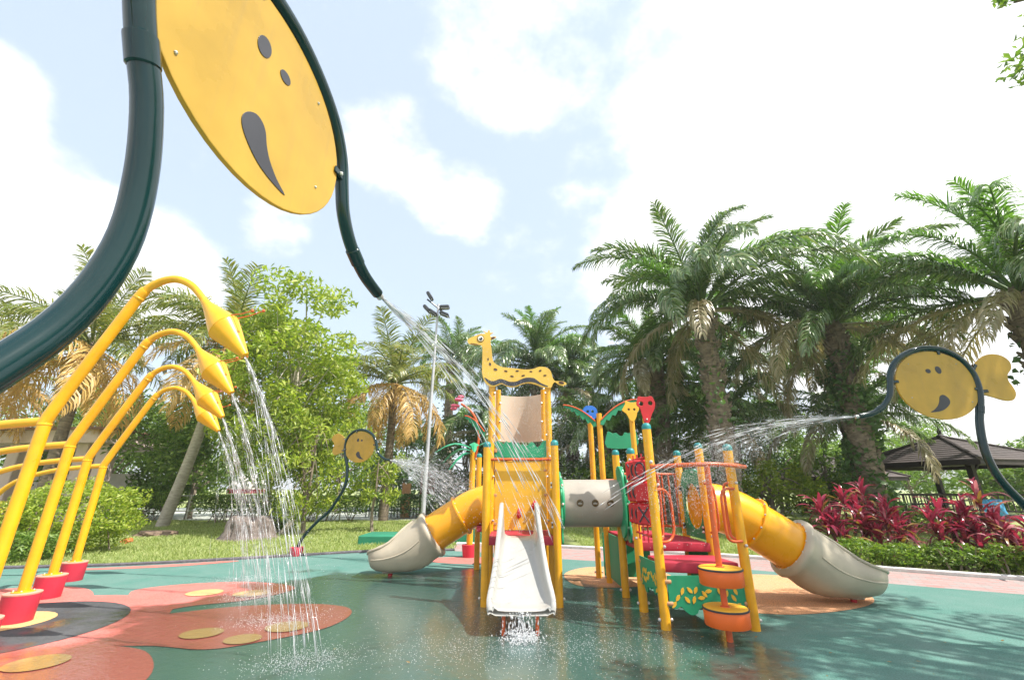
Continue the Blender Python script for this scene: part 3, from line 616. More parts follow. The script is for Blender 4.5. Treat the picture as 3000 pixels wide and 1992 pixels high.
# panel with a round doorway into the right tube slide
plate('doorway_panel', [[(6.78, .86), (7.54, .86), (7.54, 1.66), (7.44, 1.8), (7.3, 1.83), (7.0, 1.83), (6.86, 1.8), (6.78, 1.68)], ell(7.15, 1.30, .335, .335, 36)], .03, 'green_board', YZ(2.80), PLAY, .006)
plate('low_panel', [[(6.78, .08), (7.54, .08), (7.54, .72), (6.78, .72)]], .022, 'green_board', YZ(2.79), PLAY)
plate('low_panel', [[(1.66, .06), (2.5, .06), (2.5, .78), (1.66, .78)]], .022, 'green_board', XZ(8.7), PLAY)
plate('low_panel', [[(7.55, .1), (8.4, .1), (8.4, .8), (7.55, .8)]], .022, 'green_board', YZ(1.72), PLAY)
for (x, y) in [(2.77, 6.76), (2.77, 7.5)]:
    for z in (1.0, 1.55): MB().box((x - .03, y - .02, z), (.035, .05, .09), bev=.01).build('hinge', 'dark_metal', PLAY); MB().ball((x - .05, y - .05, z + .03), .018, 8).build('bolt_cap', 'bolt_metal', PLAY); MB().ball((x - .05, y - .05, z - .03), .018, 8).build('bolt_cap', 'bolt_metal', PLAY)
for z in (1.05, 1.6): MB().box((.60, 6.9, z), (.03, .06, .09), bev=.01).build('hinge', 'dark_metal', PLAY); MB().ball((.59, 6.86, z + .03), .018, 8).build('bolt_cap', 'bolt_metal', PLAY); MB().ball((.59, 6.86, z - .03), .018, 8).build('bolt_cap', 'bolt_metal', PLAY)
# tube slides
def tube_slide(x0, y0, sg, name_y):
    """yellow bent tube in two flanged lengths with a moulded beige run-out; sg = +1 runs right, -1 runs left"""
    P = smooth_path([(0, 0, 1.30), (.28, 0, 1.28), (.55, 0, 1.195), (.80, 0, 1.06), (1.06, 0, .90), (1.32, 0, .735)], 5)
    W = lambda p: Vector((x0 + sg * p[0], y0 + p[1], p[2]))
    n = len(P)
    root = MB().tube([W(p) for p in P[:16]], .345, 36, cap=False).build('tube_slide', 'yellow_plastic', PLAY)
    MB().tube([W(p) for p in P[15:]], .345, 36, cap=False).build('tube_section', 'yellow_plastic', root)
    def ringobj(i, r, wd, nm, mat, nb):
        c = W(P[i]); t = (W(P[min(i + 1, n - 1)]) - W(P[max(i - 1, 0)])).normalized(); rot = t.to_track_quat('Z', 'Y').to_matrix()
        o = MB().lathe([(.343, -wd), (r - .008, -wd), (r, -wd + .008), (r, wd - .008), (r - .008, wd), (.343, wd)], c, 40, rot).build(nm, mat, root)
        for k in range(nb):
            a = 2 * math.pi * (k + .3) / nb; MB().ball(c + rot @ Vector((math.cos(a) * (r - .012), math.sin(a) * (r - .012), -wd - .006)), .015, 7).build('bolt_cap', 'bolt_metal', o)
        return o
    ringobj(1, .39, .014, 'flange', 'yellow_plastic', 10); ringobj(15, .392, .022, 'flange', 'yellow_plastic', 12); ringobj(n - 1, .385, .012, 'flange', 'yellow_plastic', 14)
    secs = [(1.30, .75, -33, .375, .375, 180), (1.32, .735, -33, .44, .44, 180), (1.37, .70, -33, .45, .45, 180), (1.41, .675, -33, .415, .415, 180), (1.50, .61, -33, .405, .41, 178), (1.60, .535, -32, .405, .415, 172), (1.72, .465, -30, .405, .405, 162), (1.86, .41, -26, .405, .375, 148), (2.01, .375, -22, .40, .335, 136), (2.17, .35, -18, .395, .305, 127), (2.30, .345, -14, .38, .285, 121), (2.40, .345, -11, .345, .265, 116), (2.46, .35, -9, .285, .235, 111), (2.495, .355, -7, .20, .17, 105), (2.51, .36, -6, .09, .08, 98)]
    K = 25; rows = []; riml = []; rimr = []
    for (dx, cz, tl, a, b, th) in secs:
        t = R(tl); nx, nz = -math.sin(t), math.cos(t); row = []
        for k in range(K):
            q = R(-th + 2 * th * k / (K - 1)); fl = 0.
            hgt = -math.cos(q) * b; wd = math.sin(q) * a
            if th < 175 and k in (0, K - 1): wd *= 1.05
            row.append(W((dx + nx * hgt, wd, cz + nz * hgt)))
        rows.append(row); riml.append(row[0]); rimr.append(row[-1])
    ex = MB().grid(rows).build('run_out', 'beige_plastic', root, ang=70)
    MB().tube(riml[4:] + rimr[4:][::-1], .024, 10).build('rolled_rim', 'beige_plastic', ex)
    rb = [W((1.5 + .0, sd * .0, 0)) for sd in (1,)]
    for sd in (-1, 1):     # moulded swage line along each flank
        pts = []
        for (dx, cz, tl, a, b, th) in secs[4:12]:
            t = R(tl); nx, nz = -math.sin(t), math.cos(t); q = R(95 - 14 * (dx - 1.5)); h = -math.cos(q) * b; pts.append(W((dx + nx * h, sd * (math.sin(q) * a - .006), cz + nz * h)))
        MB().tube(smooth_path(pts, 3), .014, 8).build('swage_line', 'beige_plastic', ex)
    MB().tube([W((2.1, 0, -.03)), W((2.1, 0, .10))], .04, 12).build('support_leg', 'red_paint', ex)
    MB().box(W((2.14, 0, .06)), (.2, .12, .035), bev=.01).build('foot_bracket', 'beige_plastic', ex)
    return root
tube_slide(2.84, 7.15, 1, 0); tube_slide(-.20, 9.18, -1, 0)

# ------------------------------------------------------------------ fish sprays
FK = 1.266
def fs(s, z): return (s * FK, 1.55 + (z - 1.55) * FK)
def make_fish():
    root = empty('fish_spray', (0, 0, 0))
    leg = [(-1.03, .30), (-1.01, .447), (-.93, .62), (-.80, .78), (-.58, .98), (-.30, 1.19), (-.10, 1.46), (0, 1.62), (.045, 1.79), (.04, 1.96), (.005, 2.13), (-.045, 2.26), (-.085, 2.40), (-.085, 2.56), (-.015, 2.70), (.12, 2.795), (.30, 2.815), (.46, 2.775), (.60, 2.69), (.685, 2.575), (.72, 2.46), (.755, 2.36), (.83, 2.27), (.95, 2.20), (1.088, 2.17)]
    P = smooth_path([(fs(a, b)[0], 0, fs(a, b)[1]) for a, b in leg], 5)
    n = len(P); rad = [.043 - .012 * (i / (n - 1)) for i in range(n)]
    pipe = MB().tube(P, rad, 16).build('pipe', 'dark_green_pipe', root, world_space=False)
    for i in (54, 112): 
        t = (P[i + 1] - P[i]).normalized(); r = rad[i]
        MB().tube([P[i] - t * .045, P[i] - t * .04, P[i] + t * .04, P[i] + t * .045], [r, r + .004, r + .004, r], 16).build('collar', 'dark_green_pipe', pipe, world_space=False)
    MB().lathe([(.016, 0), (.021, .0), (.021, .05), (.014, .055)], P[-1] - (P[-1] - P[-2]).normalized() * .01, 14, (P[-1] - P[-2]).to_track_quat('Z', 'Y').to_matrix()).build('nozzle', 'bolt_metal', pipe, world_space=False)
    bx, bz = fs(-1.02, .40)
    MB().lathe([(.145, 0), (.15, .01), (.172, .20), (.172, .215), (.15, .215)], (bx, 0, -.01), 24).build('base_pot', 'red_concrete', root, world_space=False)
    cx, cz = fs(.288, 2.462); a, b = .378 * FK, .318 * FK
    disc = plate('disc', [ell(cx, cz, a, b, 48, R(-7))], .02, 'fish_board', XZ(0), root, .004, False)
    def inl(nm, lp, mat='black_inlay'):
        for y in (-.0115, .0115): plate(nm, [lp], .003, mat, XZ(y), disc, .0005, False)
    e1 = fs(.335, 2.592); e2 = fs(.237, 2.602)
    inl('eye', ell(e1[0], e1[1], .030, .026, 18)); inl('eye', ell(e2[0], e2[1], .034, .045, 20, -.15))
    mo = [(.262, 2.365), (.235, 2.345), (.222, 2.315), (.232, 2.285), (.262, 2.255), (.305, 2.228), (.36, 2.212), (.428, 2.207), (.385, 2.232), (.345, 2.268), (.322, 2.305), (.308, 2.342), (.288, 2.362)]
    inl('mouth', [(p.x, p.y) for p in smooth_loop([fs(*q) + (0,) for q in mo], 3)])
    tl = [(-.10, 2.62), (-.20, 2.715), (-.30, 2.755), (-.40, 2.745), (-.462, 2.69), (-.455, 2.62), (-.40, 2.56), (-.385, 2.50), (-.405, 2.44), (-.41, 2.38), (-.37, 2.325), (-.30, 2.315), (-.20, 2.345), (-.09, 2.39), (-.07, 2.5)]
    tail = plate('tail_fin', [[(p.x, p.y) for p in smooth_loop([fs(*q) + (0,) for q in tl], 4)]], .02, 'fish_board', XZ(0), root, .004, False)
    for (s, z, an, par) in [(.185, 2.785, 90, disc), (.675, 2.49, 178, disc), (-.075, 2.42, 5, disc), (-.125, 2.40, 175, tail), (-.11, 2.63, 130, tail)]:
        q = fs(s, z); rot = Matrix.Rotation(R(-an), 3, 'Y')
        k = MB(); k.box((q[0], -.016, q[1]), (.085, .010, .034), rot=rot, bev=.004); k.box((q[0], .016, q[1]), (.085, .010, .034), rot=rot, bev=.004)
        k.build('bracket', 'dark_green_pipe', par, world_space=False); MB().ball((q[0], -.024, q[1]), .011, 8).build('screw', 'bolt_metal', par, world_space=False)
    for (s, z) in [(.50, 2.66), (.56, 2.34), (.05, 2.66), (.02, 2.3)]:
        q = fs(s, z)
        for y in (-.011, .011): MB().ball((q[0], y, q[1]), .0065, 8).build('screw', 'bolt_metal', disc, world_space=False)
    return root
f0 = make_fish()
def place_fish(o, loc, yaw, q, label): 
    o.location = loc; o.rotation_euler = (0, 0, yaw); o.scale = (q, q, q); tag(o, label, 'water spray', 'fish water sprays round the pad'); return o
FB = place_fish(f0, (-1.24, 1.125, 0), 1.394, 1.219, 'nearest big fish spray with yellow disc face seen from below on dark green pipe')
FR = place_fish(copy_tree(f0), (4.235 * 1.266, 5.0, 0), math.pi, 1.0, 'dark green pipe fish spray with tail fin at the right, before the gazebo')
FS = place_fish(copy_tree(f0), (-4.15, 11.3, 0), -.36, .94, 'small distant fish spray standing in a red pot at the lawn edge')

# ------------------------------------------------------------------ yellow flower showers
def make_shower():
    root = empty('flower_shower', (0, 0, 0))
    P = [(0, 0, .0), (0, 0, 2.0)]
    MB().tube(P, .061, 20).build('leg', 'yellow_pipe', root, world_space=False)
    arm = [(0, 0, 1.98), (.02, 0, 2.08), (.30, 0, 2.70), (.60, 0, 3.33), (.68, 0, 3.45)]
    MB().tube(smooth_path(arm, 3), [.061] * 3 + [.060] * 4 + [.058] * 5 + [.053], 20).build('arm', 'yellow_pipe', root, world_space=False)
    hook = smooth_path([(.655, 0, 3.41), (.72, 0, 3.49), (.86, 0, 3.565), (1.03, 0, 3.585), (1.22, 0, 3.515), (1.38, 0, 3.38), (1.49, 0, 3.26)], 5)
    h = MB().tube(hook, [.046 - .008 * i / (len(hook) - 1) for i in range(len(hook))], 18).build('hook', 'yellow_pipe', root, world_space=False)
    axis = Vector((.545, 0, -.53)).normalized(); rot = axis.to_track_quat('Z', 'Y').to_matrix()
    bulb = MB().lathe([(.040, -.04), (.052, .03), (.088, .15), (.138, .30), (.165, .40), (.169, .418), (.164, .436), (.130, .56), (.082, .72), (.047, .835), (.041, .86), (.032, .865)], (1.455, 0, 3.30), 28, rot).build('bulb', 'yellow_pipe', root, world_space=False)
    MB().lathe([(.1675, -.006), (.1715, -.004), (.1715, .004), (.1675, .006)], Vector((1.455, 0, 3.30)) + axis * .417, 28, rot).build('seam', 'yellow_pipe', bulb, world_space=False)
    for k, (dy, up) in enumerate([(.06, .10), (-.06, .02)]):
        a = Vector((1.47, 0, 3.285)) + axis * .40 + Vector((.09, dy, .09)); b = a + Vector((.27, dy * .8, .05 + up))
        s = MB().tube([a - axis * .05, (a + b) / 2 + Vector((0, 0, .01)), b], .006, 8).build('stamen', 'orange_paint', bulb, world_space=False)
        MB().ball(b, .019, 10).build('anther', 'orange_paint', s, world_space=False)
    bar = smooth_path([(0, 0, 2.02), (-.5, 0, 1.98), (-.95, 0, 1.92), (-1.4, 0, 1.80), (-1.72, 0, 1.62), (-1.95, 0, 1.3), (-2.06, 0, .9), (-2.1, 0, .45), (-2.1, 0, .0)], 5)
    MB().tube(bar, .044, 16).build('brace', 'yellow_pipe', root, world_space=False)
    for (c, d, r) in [((0, 0, 1.985), (0, 0, 1), .062), ((.62, 0, 3.36), (.43, 0, .9), .057), ((1.475, 0, 3.277), (.7, 0, -.7), .046)]:
        d = Vector(d).normalized(); c = Vector(c); MB().tube([c - d * .012, c - d * .006, c + d * .006, c + d * .012], [r - .002, r + .004, r + .004, r - .002], 20).build('weld', 'yellow_pipe', root, world_space=False)
    for x in (0, -2.1):
        p = MB().lathe([(.163, 0), (.167, .01), (.178, .31), (.178, .32), (.15, .32)], (x, 0, -.01), 30).build('base_pot', 'red_concrete', root, world_space=False)
        MB().lathe([(.179, .305), (.181, .309), (.181, .322), (.17, .326), (.03, .327)], (x, 0, -.01), 30).build('pot_top', 'red_concrete_lit', p, world_space=False)
    for x in (0, -2.1):
        MB().lathe([(.11, .318), (.112, .322), (.112, .334), (.108, .338), (.07, .338)], (x, 0, -.01), 22).build('foot_flange', 'yellow_pipe', root, world_space=False)
        for k in range(4): MB().ball((x + .092 * math.cos(k * 1.571 + .6), .092 * math.sin(k * 1.571 + .6), .332), .011, 6).build('bolt_cap', 'bolt_metal', root, world_space=False)
    return root
s0 = make_shower()
for i, (x, y, sz, lab) in enumerate([(-5.2, 4.87, 1.12, 'nearest and tallest yellow flower shower, its foot out of view at left'), (-6.1, 6.14, 1.055, 'yellow flower shower standing in the black floor disc, second nearest'),
                                     (-7.0, 7.41, 1.0, 'yellow flower shower third from the front of the row'), (-7.885, 8.71, .975, 'farthest and lowest yellow flower shower of the row, beside the lawn')]):
    o = s0 if i == 0 else copy_tree(s0)
    o.location = (x, y, 0); o.scale = (1, 1, sz); tag(o, lab, 'water spray', 'row of yellow flower showers')

# ------------------------------------------------------------------ palm spray behind the giraffe tower
PS = empty('palm_spray', (-1.03, 11.5, 0), 0, 'yellow spray post with green palm leaves and pink flower behind the left tube slide', 'water spray')
pp = MB().tube([(-1.03, 11.5, 0), (-1.0, 11.5, 2.5)], .075, 16).build('post', 'yellow_paint', PS)
MB().lathe([(.15, 0), (.18, .27), (.18, .285), (.1, .285)], (-1.03, 11.5, -.01), 22).build('base_pot', 'red_concrete', PS)
def leaf3d(a, b, w, droop, parent):
    a = Vector(a); b = Vector(b); sd = Vector((0, 0, 1)).cross(b - a).normalized(); rows = []
    for k in range(9):
        t = k / 8; c = a.lerp(b, t) + Vector((0, 0, .14 * math.sin(math.pi * t) - droop * t * t)); hw = w * math.sin(math.pi * (t * .9 + .07)) * (1 if k % 2 else .7)
        rows.append([c - sd * hw + Vector((0, 0, -.3 * hw)), c + Vector((0, 0, .01)), c + sd * hw + Vector((0, 0, -.3 * hw))])
    m = MB().grid(rows); m.build('palm_leaf', 'green_plastic', parent)
leaf3d((-1.0, 11.45, 2.5), (-1.95, 11.3, 2.62), .12, .22, PS); leaf3d((-1.0, 11.5, 2.45), (-1.85, 11.9, 2.45), .12, .28, PS); leaf3d((-1.0, 11.5, 2.5), (-.9, 10.7, 2.62), .13, .25, PS); leaf3d((-1.0, 11.5, 2.4), (-1.55, 11.1, 2.1), .13, .12, PS); leaf3d((-1.0, 11.5, 2.5), (-.2, 11.4, 2.7), .12, .22, PS)
cp = MB().tube(smooth_path([(-.93, 11.45, 2.3), (-.86, 11.45, 2.8), (-.92, 11.45, 3.2), (-1.1, 11.45, 3.5), (-1.35, 11.45, 3.68)], 5), .032, 10).build('flower_stalk', 'orange_paint', PS)
for k in range(6):
    a = k * math.pi / 3; c = Vector((-1.45, 11.42, 3.70)); rot = Matrix.Rotation(a, 3, Vector((-.8, 0, .5)).normalized())
    v = rot @ Vector((.06, .14, .10)); MB().ball(c + v, .095, 8, .5).build('flower_petal', 'pink_paint', cp)
lb = leaf_board(-.62, 2.75, -.45, .35, 9.85, .2, PS)

# ------------------------------------------------------------------ foliage tools
def leaf_cloud(P, size, aspect=.38, spread=1., seed=0, up=.25, droop=0.):
    """one kite-shaped folded leaf at every point of P"""
    g = np.random.default_rng(seed); n = len(P)
    d = g.normal(size=(n, 3)); d[:, 2] = d[:, 2] * .6 - droop; d /= np.linalg.norm(d, axis=1)[:, None]
    nr = g.normal(size=(n, 3)) * spread; nr[:, 2] += up + .6; s = np.cross(d, nr); s /= np.linalg.norm(s, axis=1)[:, None] + 1e-9
    nn = np.cross(s, d); L = size * g.uniform(.6, 1.25, n)[:, None]
    b = P - d * L * .5; t = P + d * L * .5 - nn * L * .08; m = P - d * L * .05
    r = m + s * L * aspect * .5 + nn * L * .09; l = m - s * L * aspect * .5 + nn * L * .09
    V = np.stack([b, r, t, l], 1).reshape(-1, 3); k = np.arange(n)[:, None] * 4
    F = np.concatenate([k + np.array([[0, 1, 2]]), k + np.array([[0, 2, 3]])], 1).reshape(-1, 3)
    return V, F
def in_clumps(centers, radii, per, seed):
    g = np.random.default_rng(seed); out = []
    for c, r in zip(centers, radii):
        n = int(per * r * r) + 4; v = g.normal(size=(n, 3)); v /= np.linalg.norm(v, axis=1)[:, None]
        rad = g.uniform(.25, 1, n)[:, None] ** .6; out.append(np.asarray(c) + v * rad * np.array([r, r, r * .78]))
    return np.concatenate(out)
def broad_tree(name, x, y, h, cr, ch, label, leaf='leaf_mid', size=.22, per=90, nclump=40, trunk_r=.14, seed=1, bark='bark', group=None, cat='tree', lean=(0, 0), aspect=.38, droop=.3, z0=None):
    g = np.random.default_rng(seed); root = empty(name, (x, y, 0), 0, label, cat, group)
    top = Vector((x + lean[0], y + lean[1], h)); zc = h - ch / 2 if z0 is None else z0 + ch / 2
    cs = []; rs = []
    while len(cs) < nclump:
        v = g.uniform(-1, 1, 3)
        q = np.linalg.norm(v)
        if q > 1 or q < .35: continue
        cs.append((x + lean[0] * (.5 + v[2] * .5) + v[0] * cr, y + lean[1] * (.5 + v[2] * .5) + v[1] * cr, zc + v[2] * ch / 2)); rs.append(cr * g.uniform(.16, .36))
    t = MB(); base = Vector((x, y, -.1)); kz = zc - ch * .25
    tp = smooth_path([base, Vector((x + lean[0] * .15 + g.uniform(-.1, .1), y, kz * .5)), Vector((x + lean[0] * .4, y + lean[1] * .4, kz)), Vector((x + lean[0] * .8, y + lean[1] * .8, h - ch * .25))], 5)
    nn = len(tp); t.tube(tp, [trunk_r * (1.35 if i == 0 else 1) * (1 - .75 * i / nn) for i in range(nn)], 10)
    for c in cs[::2]:
        a = tp[int(nn * g.uniform(.45, .95))]; c = Vector(c); mid = a.lerp(c, .5) + Vector((0, 0, .12 * cr)); t.tube(smooth_path([a, mid, c], 3), [trunk_r * .32, trunk_r * .28, trunk_r * .25, trunk_r * .2, trunk_r * .16, trunk_r * .1, trunk_r * .06], 5, cap=False)
    t.build('trunk', bark, root)
    P = in_clumps(cs, rs, per, seed + 5); V, F = leaf_cloud(P, size, aspect, 1, seed + 9, droop=droop)
    link('crown', np_mesh('crown', V, F, leaf), root); return root
def frond_mesh(name, L, elev, droop, nl, ll, lw, mat, hang=.55, seed=0, vee=.3, petiole=.16, ragged=.17, kee=False):
    """pinnate palm leaf growing from the origin along +x; rises at elev, bends over by droop"""
    g = np.random.default_rng(seed); S = 26; pts = []; p = np.array([0., 0., 0.]); a = R(elev); wob = g.uniform(-.25, .25)
    for i in range(S + 1):
        pts.append(p.copy()); t = i / S; aa = a - R(droop) * t ** 1.35; p = p + (L / S) * np.array([math.cos(aa), wob * t * .25, math.sin(aa)])
    pts = np.array(pts); tang = np.gradient(pts, axis=0); tang /= np.linalg.norm(tang, axis=1)[:, None]
    m = MB().tube([Vector(q) for q in pts[::2]], [.055 * (1 - .93 * i / (S // 2)) * L / 5 + .004 for i in range(S // 2 + 1)], 5, cap=False)
    V = list(map(tuple, m.v)); F = [tuple(f[:3]) for f in m.f] + [(f[0], f[2], f[3]) for f in m.f if len(f) == 4]
    down = np.array([0, 0, -1.])
    for k in range(nl):
        t = petiole + (1 - petiole) * (k + .5) / nl; x = t * S; i = min(int(x), S - 1); b = pts[i] * (1 - (x - i)) + pts[i + 1] * (x - i); tg = tang[i]
        sd = np.cross(tg, [0, 0, 1.]); sd /= np.linalg.norm(sd) + 1e-9
        if abs(tg[2]) > .97: sd = np.array([0, 1., 0])
        upv = np.cross(sd, tg)
        ln = ll * (math.sin(math.pi * min(1, (t - petiole) / (1 - petiole) * .86 + .1)) ** .6) * g.uniform(.85, 1.1)
        for s in (-1, 1):
            if g.random() < ragged * .3: continue
            d = sd * s * (.85 if kee else 1.0) + tg * ((.75 if kee else .45) + .5 * t) + upv * (vee + g.normal() * .18) + g.normal(size=3) * ragged; d /= np.linalg.norm(d)
            hq = hang * g.uniform(.7, 1.2)
            d2 = d + down * hq; d2 /= np.linalg.norm(d2); d3 = d2 + down * hq * 1.5; d3 /= np.linalg.norm(d3)
            w = np.cross(d, upv); w = tg * .8 + g.normal(size=3) * .25; w -= d * np.dot(w, d); w /= np.linalg.norm(w) + 1e-9
            p0 = b; p1 = b + d * ln * .38; p2 = p1 + d2 * ln * .34; p3 = p2 + d3 * ln * .3; h = lw * .5
            o = len(V); V += [tuple(p0 - w * h * .5), tuple(p0 + w * h * .5), tuple(p1 - w * h), tuple(p1 + w * h), tuple(p2 - w * h * .8), tuple(p2 + w * h * .8), tuple(p3)]
            F += [(o, o + 1, o + 3), (o, o + 3, o + 2), (o + 2, o + 3, o + 5), (o + 2, o + 5, o + 4), (o + 4, o + 5, o + 6)]
    return np_mesh(name, V, F, mat)
OIL = {'up': [frond_mesh('frond', 4.5, 86 - 7 * i, 58 + 12 * i, 104, .80, .046, 'oil_frond_young' if i == 0 else 'oil_frond', .45, 20 + i, .35, kee=True) for i in range(3)],
       'mid': [frond_mesh('frond', 5.1, 66 - 12 * i, 92 + 6 * i, 112, .92, .046, 'oil_frond_young' if i == 1 else 'oil_frond', .85, 30 + i, .22, kee=True) for i in range(4)],
       'low': [frond_mesh('frond', 5.2, 32 - 9 * i, 82 + 3 * i, 104, .92, .044, 'oil_frond_old' if i == 3 else 'oil_frond', 1.05, 40 + i, .1, kee=True) for i in range(4)],
       'dead': [frond_mesh('frond', 4.6, -5 - 22 * i, 62, 80, .8, .04, 'oil_frond_old', 1.1, 50 + i, .05, ragged=.25, kee=True) for i in range(2)]}
COCO = {'up': [frond_mesh('frond', 3.3, 80 - 10 * i, 45 + 15 * i, 62, .7, .042, 'coco_frond', .2, 60 + i, .3) for i in range(2)],
        'mid': [frond_mesh('frond', 3.7, 52 - 16 * i, 82, 66, .85, .042, 'coco_frond', .7, 70 + i, .2) for i in range(2)],
        'low': [frond_mesh('frond', 3.6, 12 - 18 * i, 78, 62, .85, .042, 'coco_frond' if i == 0 else 'coco_frond_old', 1.1, 80 + i, .1) for i in range(3)],
        'dead': [frond_mesh('frond', 3.0, -45, 42, 50, .7, .04, 'coco_frond_old', 1.2, 90, .0, ragged=.3)]}
def palm(name, x, y, zc, sc, plan, kit, label, trunk_r=.3, bark='palm_bark', seed=0, base=None, ivy=0, rough=True, group=None, nuts=0, az0=0.):
    g = np.random.default_rng(seed); base = base or (x, y); root = empty(name, (base[0], base[1], 0), 0, label, 'palm tree', group)
    b = Vector((base[0], base[1], -.1)); top = Vector((x, y, zc)); n = 26
    path = smooth_path([b, b.lerp(top, .35) + Vector(((base[0] - x) * -.06, 0, 0)), b.lerp(top, .7), top], n // 3)
    m = MB(); N = len(path); seg = 14; rows = []
    for i, p in enumerate(path):
        t = i / (N - 1); r = trunk_r * (1.25 - .35 * t if t < .2 else 1.18 - .25 * t) * (1 + (g.uniform(-.05, .12) if rough else .03 * (i % 2)))
        rows.append([p + Vector((math.cos(q), math.sin(q), 0)) * r * (1 + (g.uniform(-.1, .14) if rough else 0)) for q in (2 * math.pi * k / seg for k in range(seg))]); rows[-1].append(rows[-1][0].copy())
    m.grid(rows)
    if rough:      # old leaf bases
        for i in range(90):
            t = g.uniform(.35, 1); p = path[int(t * (N - 1))]; q = g.uniform(0, 6.28); d = Vector((math.cos(q), math.sin(q), 0)); c = p + d * trunk_r * 1.0 + Vector((0, 0, g.uniform(-.1, .1)))
            m.tube([c, c + d * .14 * sc + Vector((0, 0, .2 * sc))], [.09 * sc, .03 * sc], 5)
    m.build('trunk', bark, root)
    cr = MB().lathe([(trunk_r * .5, -.5 * sc), (trunk_r * 1.15, -.1 * sc), (trunk_r * .8, .25 * sc), (.05, .5 * sc)], (x, y, zc), 10).build('crown', bark, root)
    az = az0; cr_t = Matrix.Translation((x, y, zc)) @ Matrix.Rotation(g.uniform(-.16, .16), 4, 'X') @ Matrix.Rotation(g.uniform(-.16, .16), 4, 'Y') @ Matrix.Translation((-x, -y, -zc))
    for (kind, num) in plan:
        for k in range(num):
            az += 2.39996 + g.uniform(-.25, .25); me = kit[kind][int(g.integers(len(kit[kind])))]
            o = bpy.data.objects.new('frond', me); COL.objects.link(o); o.parent = cr
            o.location = (x - base[0] * 0 , y, zc + .1 * sc); o.location = Vector((x, y, zc + .1 * sc)); s = sc * g.uniform(.85, 1.12); o.scale = (s, s, s); o.rotation_euler = (g.uniform(-.25, .25), g.uniform(-.12, .12), az)
            o.matrix_basis = cr_t @ Matrix.LocRotScale(o.location, o.rotation_euler, o.scale)
    if ivy:
        P = []
        for i in range(ivy):
            t = g.uniform(.0, .86); p = path[int(t * (N - 1))]; q = g.uniform(0, 6.28); rr = trunk_r * g.uniform(.95, 1.9) * (1 + .5 * math.sin(t * 17 + q)); P.append((p.x + math.cos(q) * rr, p.y + math.sin(q) * rr, p.z + g.uniform(-.2, .2)))
        V, F = leaf_cloud(np.array(P), .26, .6, 1, seed + 3, droop=.6); link('ivy', np_mesh('ivy', V, F, 'leaf_dark'), root)
    if nuts:
        for i in range(nuts):
            q = g.uniform(-3.0, .2); MB().ball((x + math.cos(q) * trunk_r * 2.1, y + math.sin(q) * trunk_r * 2.1, zc - g.uniform(.25, .8)), .13, 8, 1.2).build('coconut', 'skin_coconut', root)
    return root
FULL = [('up', 9), ('mid', 21), ('low', 12), ('dead', 3)]
palm('oil_palm', 8.2, 17.2, 8.6, 1.18, FULL, OIL, 'biggest oil palm with arching feathery crown right of the giraffe tower', .36, seed=1, ivy=700)
palm('oil_palm', 13.9, 17.6, 8.1, 1.05, FULL, OIL, 'oil palm with ivy clad trunk left of the gazebo', .36, seed=2, ivy=2600)
palm('oil_palm', 16.6, 13.0, 7.4, 1.15, [('up', 5), ('mid', 18), ('low', 14), ('dead', 4)], OIL, 'oil palm with long fronds reaching in from the right edge', .36, seed=3, ivy=300)
palm('oil_palm', 1.6, 27.5, 8.9, 1.05, FULL, OIL, 'distant oil palm directly behind the giraffe head', .36, seed=4, ivy=500)
palm('oil_palm', 7.7, 22.5, 7.6, .9, FULL, OIL, 'oil palm with bare brown trunk half hidden behind the biggest palm', .33, seed=5, ivy=500)
palm('oil_palm', -5.4, 37.0, 12.0, 1.1, FULL, OIL, 'distant oil palm behind the lamp post', .36, seed=6, ivy=300)
palm('oil_palm', 19.0, 24.0, 8.6, 1.0, FULL, OIL, 'oil palm with ivy clad trunk rising behind the gazebo roof', .36, seed=7, ivy=2000)
palm('oil_palm', 4.2, 31.0, 8.2, 1.0, FULL, OIL, 'distant oil palm between the giraffe and the biggest palm', .36, seed=8, ivy=300)
palm('oil_palm', 11.6, 25.0, 7.2, .95, FULL, OIL, 'shaded oil palm in the gap between the two large palms', .36, seed=9, ivy=900)
YNG = [('up', 6), ('mid', 16), ('low', 9)]
palm('oil_palm', 10.6, 21.5, 4.2, .85, YNG, OIL, 'short young oil palm under the gap between the two large palms', .3, seed=15, ivy=300)
palm('oil_palm', 5.0, 24.0, 4.0, .85, YNG, OIL, 'short young oil palm behind the blue mask', .3, seed=16, ivy=300)
palm('oil_palm', 15.8, 20.5, 4.4, .85, YNG, OIL, 'short young oil palm just left of the gazebo roof', .3, seed=17, ivy=600)
palm('oil_palm', -1.0, 27.0, 4.6, .95, YNG, OIL, 'low oil palm behind the left side of the giraffe tower', .3, seed=18, ivy=300)
CF = [('up', 6), ('mid', 14), ('low', 14), ('dead', 3)]
palm('coconut_palm', -19.4, 19.0, 7.6, 1.3, CF, COCO, 'coconut palm with orange nuts behind the yellow flower showers', .2, 'palm_bark', 11, rough=False, nuts=12)
palm('coconut_palm', -13.6, 20.0, 7.9, 1.25, CF, COCO, 'leaning coconut palm with pale trunk rising from the lawn', .2, 'pale_bark', 12, base=(-14.9, 20.0), rough=False)
palm('coconut_palm', -6.6, 24.0, 7.0, 1.25, CF, COCO, 'yellowing coconut palm behind the small fish spray', .2, 'palm_bark', 13, rough=False)
palm('coconut_palm', -26.0, 21.0, 6.6, 1.25, CF, COCO, 'coconut palm at the far left edge', .2, 'palm_bark', 14, rough=False)

